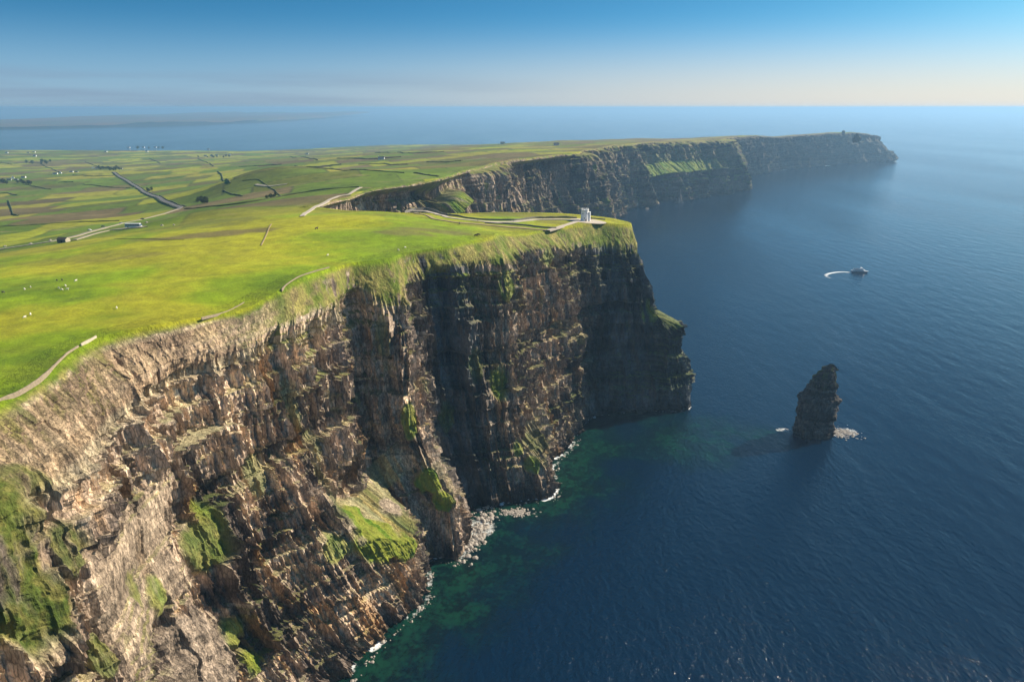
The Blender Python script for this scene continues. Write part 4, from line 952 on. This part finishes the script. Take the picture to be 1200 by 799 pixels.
bm = bmesh.new(); loft(bm, [[(-3.9, -2.3, 2.4), (-3.9, 2.3, 2.4), (-3.9, 0, 3.7)], [(3.4, -2.3, 2.4), (3.4, 2.3, 2.4), (3.4, 0, 3.7)]]); obj('roof', bm, simple('dark_roof', (.05, .045, .04), .9, .3, 1), t)
bm = bmesh.new(); loft(bm, [[(3.42, -2.1, 0), (3.42, 2.1, 0), (3.42, 2.1, 2.4), (3.42, 0, 3.75), (3.42, -2.1, 2.4)], [(3.6, -2.1, 0), (3.6, 2.1, 0), (3.6, 2.1, 2.4), (3.6, 0, 3.75), (3.6, -2.1, 2.4)]]); obj('gable', bm, M_flag, t)
bm = bmesh.new(); box(bm, -.5, .5, -2.06, -1.98, 0.1, 1.9); obj('door', bm, M_dark, t)
for (u, v, r, lab) in ((36, 286.2, 1.6, 'pale boulder beside the road left of the stone hut'), (59, 282, 1.4, 'pale boulder on the verge nearest the stone hut'), (6, 289, 1.5, 'pale boulder beside the road at the left edge'), (190, 264.5, 1.5, 'pale boulder just right of the parked coach'), (204, 264, 1.2, 'small pale boulder at the end of the low bank right of the coach'), (172, 261, 1.3, 'pale boulder between the coach and the road')):
    p = G(u, v); o = rock('boulder', r, r * .9, u, M_boul); o.location = p; tag(o, lab, 'boulder')
p = G(20, 247); 
# ------------------------------------------------------------------ farmhouses
M_roof = simple('slate_roof', (.07, .07, .075), .7, .2, 1); M_barn = simple('grey_barn', (.30, .31, .32), .7, .1)
def make_house(name='farmhouse', wm=M_white):
    t = thing(name, '', 'house')
    bm = bmesh.new(); loft(bm, [[(-6, -3.2, -.5), (6, -3.2, -.5), (6, 3.2, -.5), (-6, 3.2, -.5)], [(-6, -3.2, 3), (6, -3.2, 3), (6, 3.2, 3), (-6, 3.2, 3)]], cap=True)
    for s in (-1, 1): loft(bm, [[(s * 6, -3.2, 3), (s * 6, 3.2, 3), (s * 6, 0, 5.6)], [(s * 5.8, -3.2, 3), (s * 5.8, 3.2, 3), (s * 5.8, 0, 5.6)]])
    obj('wall', bm, wm, t)
    bm = bmesh.new()
    for s in (-1, 1): loft(bm, [[(-6.2, s * 3.5, 2.8), (-6.2, 0, 5.7), (-6.2, 0, 5.95), (-6.2, s * 3.6, 3.0)], [(6.2, s * 3.5, 2.8), (6.2, 0, 5.7), (6.2, 0, 5.95), (6.2, s * 3.6, 3.0)]])
    rf = obj('roof', bm, M_roof, t)
    for x in (-5.4, 5.4): bm = bmesh.new(); box(bm, x - .45, x + .45, -.4, .4, 5.2, 6.8); obj('chimney', bm, wm, rf)
    for x in (-3.8, 1.4, 3.9): bm = bmesh.new(); box(bm, x - .5, x + .5, -3.24, -3.15, 1, 2.2); obj('window', bm, M_dark, t)
    bm = bmesh.new(); box(bm, -1.3, -.4, -3.24, -3.15, 0, 2.1); obj('door', bm, M_dark, t)
    return t
h0 = make_house(); b0 = make_house('barn', M_barn)
houses = [
 (65,204.5,1.3,10,0,'white farmhouse at the left end of the near hamlet below the dark hedge'),(71,203.4,1.2,-70,0,'white gable ended farmhouse second from left in the near hamlet'),
 (84,202,1.1,5,0,'lone white cottage midway between the two near house groups'),(90,202.2,.9,0,1,'grey shed beside the lone white cottage'),
 (109,197.5,1.3,-60,0,'tall white house left of the dark farm copse'),(113,197.8,1.0,20,0,'low white wing against the tall white house by the copse'),(119,197.2,1.2,-50,0,'white gable rising at the front of the dark farm copse'),
 (142,198.5,1.1,0,1,'grey barn at the upper end of the straight road'),
 (15,209.5,1.5,-60,0,'white farmhouse peak in the leftmost farmyard'),(11,211.5,1.2,10,1,'grey barn at the left of the leftmost farmyard'),(19,211.4,1.1,10,1,'grey barn at the right of the leftmost farmyard'),(28,208.6,1.2,0,0,'small white cottage right of the leftmost farmyard'),
 (40,178.9,1.6,0,0,'tiny white house by the far shore at left'),(41,183.5,1.6,0,0,'tiny white house just below the left shore house'),(33,179.5,1.4,20,1,'tiny grey barn left of the far shore houses'),(8,179.6,1.6,0,0,'tiny white house by the far shore nearest the left edge'),
 (124,178.4,1.6,0,0,'isolated white house on the flat far fields'),(172,178,1.6,0,0,'isolated white house below the three shoreline cottages'),(151,173.6,1.7,0,0,'white shoreline cottage at the left of the far point'),(168,173.4,1.7,0,0,'white shoreline cottage in the middle of the far point'),(182,173.4,1.7,0,0,'white shoreline cottage at the right of the far point'),
 (241,183.4,1.5,5,1,'long grey farm building at the left of the far hamlet'),(248,183,1.5,5,0,'pale house second from left in the far hamlet'),(254,182.8,1.5,5,1,'grey barn in the middle of the far hamlet'),(265,182.6,1.2,30,0,'small pale cottage in the gap of the far hamlet'),(270,182,1.8,-60,0,'brightest white gable at the right of the far hamlet'),
 (244,175.6,1.6,0,1,'grey barn near the shore above the far hamlet'),(652,170.5,1.8,0,0,'tiny white house on the skyline plateau above the middle cliffs'),(589,169,1.8,0,0,'tiny white house far off near the central shoreline'),(447,187,1.6,0,0,'small white house among the central olive fields'),(360,181,1.6,0,0,'small pale house right of the far hamlet')]
first = {0: h0, 1: b0}; usedh = set()
for u, v, s_, rz, k, lab in houses:
    s_ *= .85
    p = G(u, v); src = first[k]
    if k not in usedh:
        src.location = p; src.rotation_euler = (0, 0, R(rz)); src.scale = (s_,) * 3; src['label'] = lab; src['category'] = ('house', 'barn')[k]; src['group'] = ('far farmhouses', 'far barns')[k]; usedh.add(k)
    else: dup(src, p, R(rz), lab, ('far farmhouses', 'far barns')[k], s_)
# ------------------------------------------------------------------ trees and gorse
M_leaf = simple('dark_leaves', (.03, .045, .018), .95, .5, 1.2); M_bark = simple('bark', (.08, .06, .045), .9, .3, 2)
rt = random.Random(9)
def make_tree():
    t = thing('tree', '', 'tree')
    bm = bmesh.new(); loft(bm, [ring(0, 0, -.5, .35, 8), ring(.1, 0, 2, .25, 8), ring(.3, .1, 5, .12, 8)]); 
    for a in (0, 2.1, 4.2): loft(bm, [ring(.1, 0, 1.8, .14, 6), ring(1.2 * math.cos(a), 1.2 * math.sin(a), 3.8, .06, 6)])
    obj('trunk', bm, M_bark, t)
    bm = bmesh.new()
    for k in range(420):
        a = rt.uniform(0, 6.28); zz = rt.uniform(1.3, 6.6); rr = 3.3 * math.sqrt(max(0, 1 - ((zz - 3.7) / 3.0) ** 2)) * math.sqrt(rt.random()) * (1 + .3 * math.sin(a * 3 + zz))
        c0 = Vector((rr * math.cos(a) + .35 * zz * .3, rr * math.sin(a), zz)); d1 = Vector((rt.gauss(0, 1), rt.gauss(0, 1), rt.gauss(0, .6))).normalized() * rt.uniform(.3, .7); d2 = Vector((rt.gauss(0, 1), rt.gauss(0, 1), rt.gauss(0, .6))).normalized() * rt.uniform(.3, .6)
        bm.faces.new([bm.verts.new(c0 + d1), bm.verts.new(c0 + d2), bm.verts.new(c0 - d1), bm.verts.new(c0 - d2)])
    obj('crown', bm, M_leaf, t); return t
tr0 = make_tree(); n_t = 0
def trees(lst, label, group):
    global n_t
    for (u, v, s_) in lst:
        p = G(u, v)
        if n_t == 0: tr0.location = p; tr0.scale = (s_,) * 3; tr0['label'] = label; tr0['group'] = group
        else: dup(tr0, p, rt.uniform(0, 6), label, group, s_)
        n_t += 1
trees([(116 + i * 2.1 + rt.uniform(-.8, .8), 199 + rt.uniform(-1.6, 1.2), rt.uniform(1.3, 2.0)) for i in range(12)], 'dark tree of the farm copse at the top of the straight road', 'dark trees of the farm copse')
trees([(rt.uniform(0, 38), 214.6 + rt.uniform(-1.6, 2), rt.uniform(1.1, 1.8)) for i in range(16)], 'dark low tree of the copse below the leftmost farmyard', 'dark trees below the leftmost farmyard')
trees([(174 + rt.uniform(-3, 5), 223.5 + rt.uniform(-.8, 1), rt.uniform(.8, 1.2)) for i in range(5)], 'dark bush clumped on the right side of the straight road', 'bushes by the straight road')
trees([(rt.uniform(232, 272), 184.4 + rt.uniform(-.6, .8), rt.uniform(1.2, 2)) for i in range(8)], 'small dark tree among the buildings of the far hamlet', 'trees of the far hamlet')
trees([(rt.uniform(30, 60), 191.5 + rt.uniform(-1.5, 1.5), rt.uniform(1.5, 2.6)) for i in range(8)], 'dark tree of the belt across the flat ground at left', 'trees of the belt at left')
trees([(rt.uniform(150, 195), 174.4 + rt.uniform(-.5, .5), rt.uniform(2, 3)) for i in range(6)], 'dark tree among the shoreline cottages on the far point', 'trees on the far point')
trees([(233 + rt.uniform(-2, 10), 235.5 + rt.uniform(-2, 3.5), rt.uniform(.6, 1.0)) for i in range(14)], 'dark gorse bush on the shaded left foot of the green knoll', 'gorse on the knoll')
trees([(312 + rt.uniform(0, 14), 231.5 + rt.uniform(-2, 1.5), rt.uniform(.45, .7)) for i in range(8)], 'brown dark bush where the looping wall meets the long wall', 'bushes by the long wall')

# ------------------------------------------------------------------ animals and people
def skin(name, V, E, Rd, mat, parent=None, root=0):
    me = bpy.data.meshes.new(name); me.from_pydata(V, E, []); o = bpy.data.objects.new(name, me); C.objects.link(o)
    o.modifiers.new('skin', 'SKIN'); o.modifiers.new('sub', 'SUBSURF').levels = 1; o.modifiers['sub'].render_levels = 1
    bpy.context.view_layer.update()
    if not me.skin_vertices: me.skin_vertices  # created with the modifier below
    if len(me.skin_vertices) == 0:
        bpy.context.view_layer.objects.active = o; bpy.ops.mesh.customdata_skin_add()
    for i, r in enumerate(Rd):
        sv = me.skin_vertices[0].data[i]; sv.radius = (r, r) if not isinstance(r, tuple) else r; sv.use_root = (i == root)
    me.materials.append(mat)
    if parent: o.parent = parent
    return o
def quadruped(name, mat, k=1.0):
    V = [(-.45,0,.72),(0,0,.70),(.42,0,.74),(.62,0,.95),(.85,0,.98),(-.5,.16,.45),(-.55,.16,.25),(-.52,.16,.02),(-.5,-.16,.45),(-.55,-.16,.25),(-.52,-.16,.02),(.42,.15,.42),(.44,.15,.22),(.44,.15,.02),(.42,-.15,.42),(.44,-.15,.22),(.44,-.15,.02),(-.66,0,.6)]
    E = [(0,1),(1,2),(2,3),(3,4),(0,5),(5,6),(6,7),(0,8),(8,9),(9,10),(2,11),(11,12),(12,13),(2,14),(14,15),(15,16),(0,17)]
    Rd = [.24*k,.27*k,.23*k,.12,.09,.11,.05,.035,.11,.05,.035,.09,.05,.035,.09,.05,.035,.03]
    return skin(name, V, E, Rd, mat, root=1)
M_wool = simple('fleece', (.72, .68, .58), .95, .1, 4); M_brownh = simple('dark_hide', (.05, .03, .02), .7, .1, 4); M_grey_w = simple('grey_fleece', (.12, .11, .10), .95, .1, 4)
s0 = quadruped('sheep', M_wool, 1.1); c0 = quadruped('cow', M_brownh, .95); dks = quadruped('sheep', M_grey_w, 1.1)
sheep = [(29,340),(36,337.5),(77,336),(69,338.5),(89,330),(137,362),(29,373),(36,369.5),(72.5,340.5),(79,340),(467,294),(475,291),(384,300)]
slabs = ['white sheep alone at the left of the upper flock','white sheep just right of the leftmost one','white sheep at the top of the tight group','white sheep at the left of the tight group','white sheep grazing apart above the tight group','lone white sheep in the middle of the bright pasture','white sheep lowest at far left near the edge wall','white sheep next to the lowest one at far left','white sheep at the bottom of the tight group','white sheep at the right of the tight group','tiny white sheep on the pasture below the brown hollow','tiny white sheep right of the one below the hollow','tiny white sheep alone in the centre pasture']
for i, ((u, v), lab) in enumerate(zip(sheep, slabs)):
    p = G(u, v); o = s0 if i == 0 else s0.copy()
    if i: C.objects.link(o)
    o.location = p; o.rotation_euler = (0, 0, rt.uniform(0, 6)); o.scale = (1.15,) * 3; tag(o, lab, 'sheep', 'sheep on the clifftop pasture')
for i, ((u, v), lab) in enumerate(zip([(4,343.5),(67,329.5),(73,329)], ['dark sheep at the very left edge of the pasture','dark sheep above the tight white group','dark sheep right beside the other dark one above the group'])):
    p = G(u, v); o = dks if i == 0 else dks.copy()
    if i: C.objects.link(o)
    o.location = p; o.rotation_euler = (0, 0, rt.uniform(0, 6)); o.scale = (1.15,) * 3; tag(o, lab, 'sheep', 'dark sheep on the clifftop pasture')
for i, ((u, v), lab, rz) in enumerate([((557.5,277.3), 'dark cow at the left of the pair on the narrow green', 10), ((561,276.6), 'dark cow at the right of the pair on the narrow green', 190), ((538.5,263.3), 'single dark cow beside the worn path', 80), ((371,269.3), 'single dark cow in the brown hollow on the mound', 40)]):
    p = G(u, v); o = c0 if i == 0 else c0.copy()
    if i: C.objects.link(o)
    o.location = p; o.rotation_euler = (0, 0, R(rz)); o.scale = (1.9,) * 3; tag(o, lab, 'cow', 'cattle on the headland')
def person(px, jacket, label, rz, legs):
    p = G(*px)
    V = [(0,0,.92),(0,0,1.15),(0,0,1.38),(0,0,1.5),(0,.01,1.60),(0,.01,1.70),(-.19,0,1.36),(-.27,0,1.12),(-.26,.1,.9),(.19,0,1.36),(.27,0,1.12),(.26,.1,.9),(-.1,0,.86),(-.11,.03,.48),(-.11,0,.06),(-.11,.12,.04),(.1,0,.86),(.11,.03,.48),(.11,-.04,.06),(.11,.08,.04)]
    E = [(0,1),(1,2),(2,3),(3,4),(4,5),(2,6),(6,7),(7,8),(2,9),(9,10),(10,11),(0,12),(12,13),(13,14),(14,15),(0,16),(16,17),(17,18),(18,19)]
    Rd = [.15,.14,.16,.06,.10,.08,.07,.05,.035,.07,.05,.035,.10,.065,.045,.04,.10,.065,.045,.04]
    o = skin('person', V, E, Rd, legs); o.location = (p[0], p[1], p[2] + .32); o.rotation_euler = (0, 0, R(rz)); tag(o, label, 'person', 'walkers on the headland')
    bm = bmesh.new(); loft(bm, [ring(0, 0, .84, .24, 12, .18), ring(0, 0, 1.1, .20, 12, .165), ring(0, 0, 1.36, .25, 12, .16), ring(0, 0, 1.47, .1, 12, .09)]); obj('jacket', bm, jacket, o)
    bm = bmesh.new(); bmesh.ops.create_icosphere(bm, subdivisions=2, radius=.125); bmesh.ops.translate(bm, verts=bm.verts, vec=(0, -.015, 1.7)); obj('hair', bm, M_brownh, o)
M_red = simple('red_cloth', (.45, .05, .03), .8, .1); M_blu = simple('blue_cloth', (.05, .1, .3), .8, .1); M_den = simple('dark_cloth', (.05, .05, .07), .8, .1)
person((692.5, 258.8), M_red, 'walker in a red jacket right beside the foot of the tower', 30, M_den); person((602, 260.8), M_blu, 'walker in a blue jacket on the middle of the gravel path', 80, M_den)
person((636, 258), M_den, 'walker in dark clothes on the path above the small lawn', -90, M_den); person((648, 257.8), M_red, 'walker in a red jacket on the path above the small lawn', -90, M_den); person((560, 260), M_den, 'walker in dark clothes where the two gravel paths part', 60, M_den); person((499, 247.8), M_blu, 'walker in a blue jacket at the far end of the gravel path', 60, M_den)


# ------------------------------------------------------------------ air, sky, sun
bm = bmesh.new(); box(bm, -61500, 61500, -4000, 64500, -8, 300)
mh = bpy.data.materials.new('haze_air'); mh.use_nodes = True; nt = mh.node_tree; nt.nodes.clear()
out = nt.nodes.new('ShaderNodeOutputMaterial'); pv = nt.nodes.new('ShaderNodeVolumePrincipled')
pv.inputs['Color'].default_value = (.36, .64, .95, 1); pv.inputs['Density'].default_value = 0.82e-4; pv.inputs['Anisotropy'].default_value = .3
nt.links.new(pv.outputs[0], out.inputs['Volume'])
hz = obj('haze', bm, mh); hz['kind'] = 'stuff'

SUN_AZ, SUN_EL = R(66), R(34)
w = bpy.data.worlds.new("World"); sc.world = w; w.use_nodes = True; nt = w.node_tree; L = nt.links.new
bg = nt.nodes['Background']
sky = nt.nodes.new('ShaderNodeTexSky'); sky.sky_type = 'NISHITA'; sky.sun_disc = False; sky.sun_elevation = SUN_EL; sky.sun_rotation = SUN_AZ
sky.altitude = 200; sky.air_density = 1.0; sky.dust_density = 1.1; sky.ozone_density = 1.5
tc = nt.nodes.new('ShaderNodeTexCoord')
mp = nt.nodes.new('ShaderNodeMapping'); mp.inputs['Scale'].default_value = (1, 1, 3.2); mp.inputs['Location'].default_value = (0, 0, .05)
L(tc.outputs['Generated'], mp.inputs['Vector']); L(mp.outputs[0], sky.inputs['Vector'])
hs = nt.nodes.new('ShaderNodeHueSaturation'); hs.inputs['Saturation'].default_value = 1.2; L(sky.outputs[0], hs.inputs['Color'])
tn = nt.nodes.new('ShaderNodeVectorMath'); tn.operation = 'MULTIPLY'; L(hs.outputs[0], tn.inputs[0]); tn.inputs[1].default_value = (.48, 1.10, 1.10)
sp0 = nt.nodes.new('ShaderNodeSeparateXYZ'); L(tc.outputs['Generated'], sp0.inputs[0])
bd = nt.nodes.new('ShaderNodeMapRange'); bd.interpolation_type = 'SMOOTHERSTEP'; bd.inputs['From Min'].default_value = .135; bd.inputs['From Max'].default_value = -.02; bd.inputs['To Max'].default_value = .95; L(sp0.outputs['Z'], bd.inputs[0])
rt_ = nt.nodes.new('ShaderNodeMapRange'); rt_.interpolation_type = 'SMOOTHSTEP'; rt_.inputs['From Min'].default_value = -.5; rt_.inputs['From Max'].default_value = .75; L(sp0.outputs['X'], rt_.inputs[0])
hc = nt.nodes.new('ShaderNodeMix'); hc.data_type = 'RGBA'; L(rt_.outputs[0], hc.inputs[0]); hc.inputs[6].default_value = (2.5, 3.5, 4.7, 1); hc.inputs[7].default_value = (7.4, 6.2, 5.2, 1)
hm = nt.nodes.new('ShaderNodeMix'); hm.data_type = 'RGBA'; L(bd.outputs[0], hm.inputs[0]); L(tn.outputs[0], hm.inputs[6]); L(hc.outputs[2], hm.inputs[7])
# thin far cloud bank
mc = nt.nodes.new('ShaderNodeMapping'); mc.inputs['Scale'].default_value = (3.2, 3.2, 60); L(tc.outputs['Generated'], mc.inputs['Vector'])
nc = nt.nodes.new('ShaderNodeTexNoise'); nc.inputs['Scale'].default_value = 1.0; nc.inputs['Detail'].default_value = 7; L(mc.outputs[0], nc.inputs['Vector'])
sp = nt.nodes.new('ShaderNodeSeparateXYZ'); L(tc.outputs['Generated'], sp.inputs[0])
r1 = nt.nodes.new('ShaderNodeMapRange'); r1.inputs['From Min'].default_value = .05; r1.inputs['From Max'].default_value = .03; L(sp.outputs['Z'], r1.inputs[0])
r2 = nt.nodes.new('ShaderNodeMapRange'); r2.inputs['From Min'].default_value = .1; r2.inputs['From Max'].default_value = -.35; L(sp.outputs['X'], r2.inputs[0])
r3 = nt.nodes.new('ShaderNodeMapRange'); r3.inputs['From Min'].default_value = .42; r3.inputs['From Max'].default_value = .62; L(nc.outputs[0], r3.inputs[0])
m1 = nt.nodes.new('ShaderNodeMath'); m1.operation = 'MULTIPLY'; L(r1.outputs[0], m1.inputs[0]); L(r2.outputs[0], m1.inputs[1])
m2 = nt.nodes.new('ShaderNodeMath'); m2.operation = 'MULTIPLY'; L(m1.outputs[0], m2.inputs[0]); L(r3.outputs[0], m2.inputs[1])
m3 = nt.nodes.new('ShaderNodeMath'); m3.operation = 'MULTIPLY'; L(m2.outputs[0], m3.inputs[0]); m3.inputs[1].default_value = .42
mx = nt.nodes.new('ShaderNodeMix'); mx.data_type = 'RGBA'; L(m3.outputs[0], mx.inputs[0]); L(hm.outputs[2], mx.inputs[6]); mx.inputs[7].default_value = (1.75, 2.3, 3.3, 1)
L(mx.outputs[2], bg.inputs['Color']); bg.inputs['Strength'].default_value = .075

sd = bpy.data.lights.new('sun', 'SUN'); sd.energy = 5.0; sd.angle = R(.5); sd.color = (1, .87, .70)
so = bpy.data.objects.new('sun', sd); C.objects.link(so)
dirv = Vector((math.sin(SUN_AZ) * math.cos(SUN_EL), math.cos(SUN_AZ) * math.cos(SUN_EL), math.sin(SUN_EL)))
so.rotation_euler = dirv.to_track_quat('Z', 'Y').to_euler(); so.location = (0, 0, 400)

cd = bpy.data.cameras.new('camera'); cd.lens = 24; cd.sensor_width = 36; cd.clip_start = 1; cd.clip_end = 200000
co = bpy.data.objects.new('camera', cd); C.objects.link(co); co.location = (0, 0, CAMH); co.rotation_euler = (math.pi / 2 - PITCH, 0, 0); sc.camera = co
sc.view_settings.view_transform = 'Standard'; sc.view_settings.look = 'None'; sc.view_settings.gamma = 1; sc.view_settings.use_curve_mapping = False
sc.view_settings.exposure = .76
sc.cycles.use_denoising = True
sc.cycles.volume_bounces = 1; sc.cycles.max_bounces = 5; sc.cycles.diffuse_bounces = 2
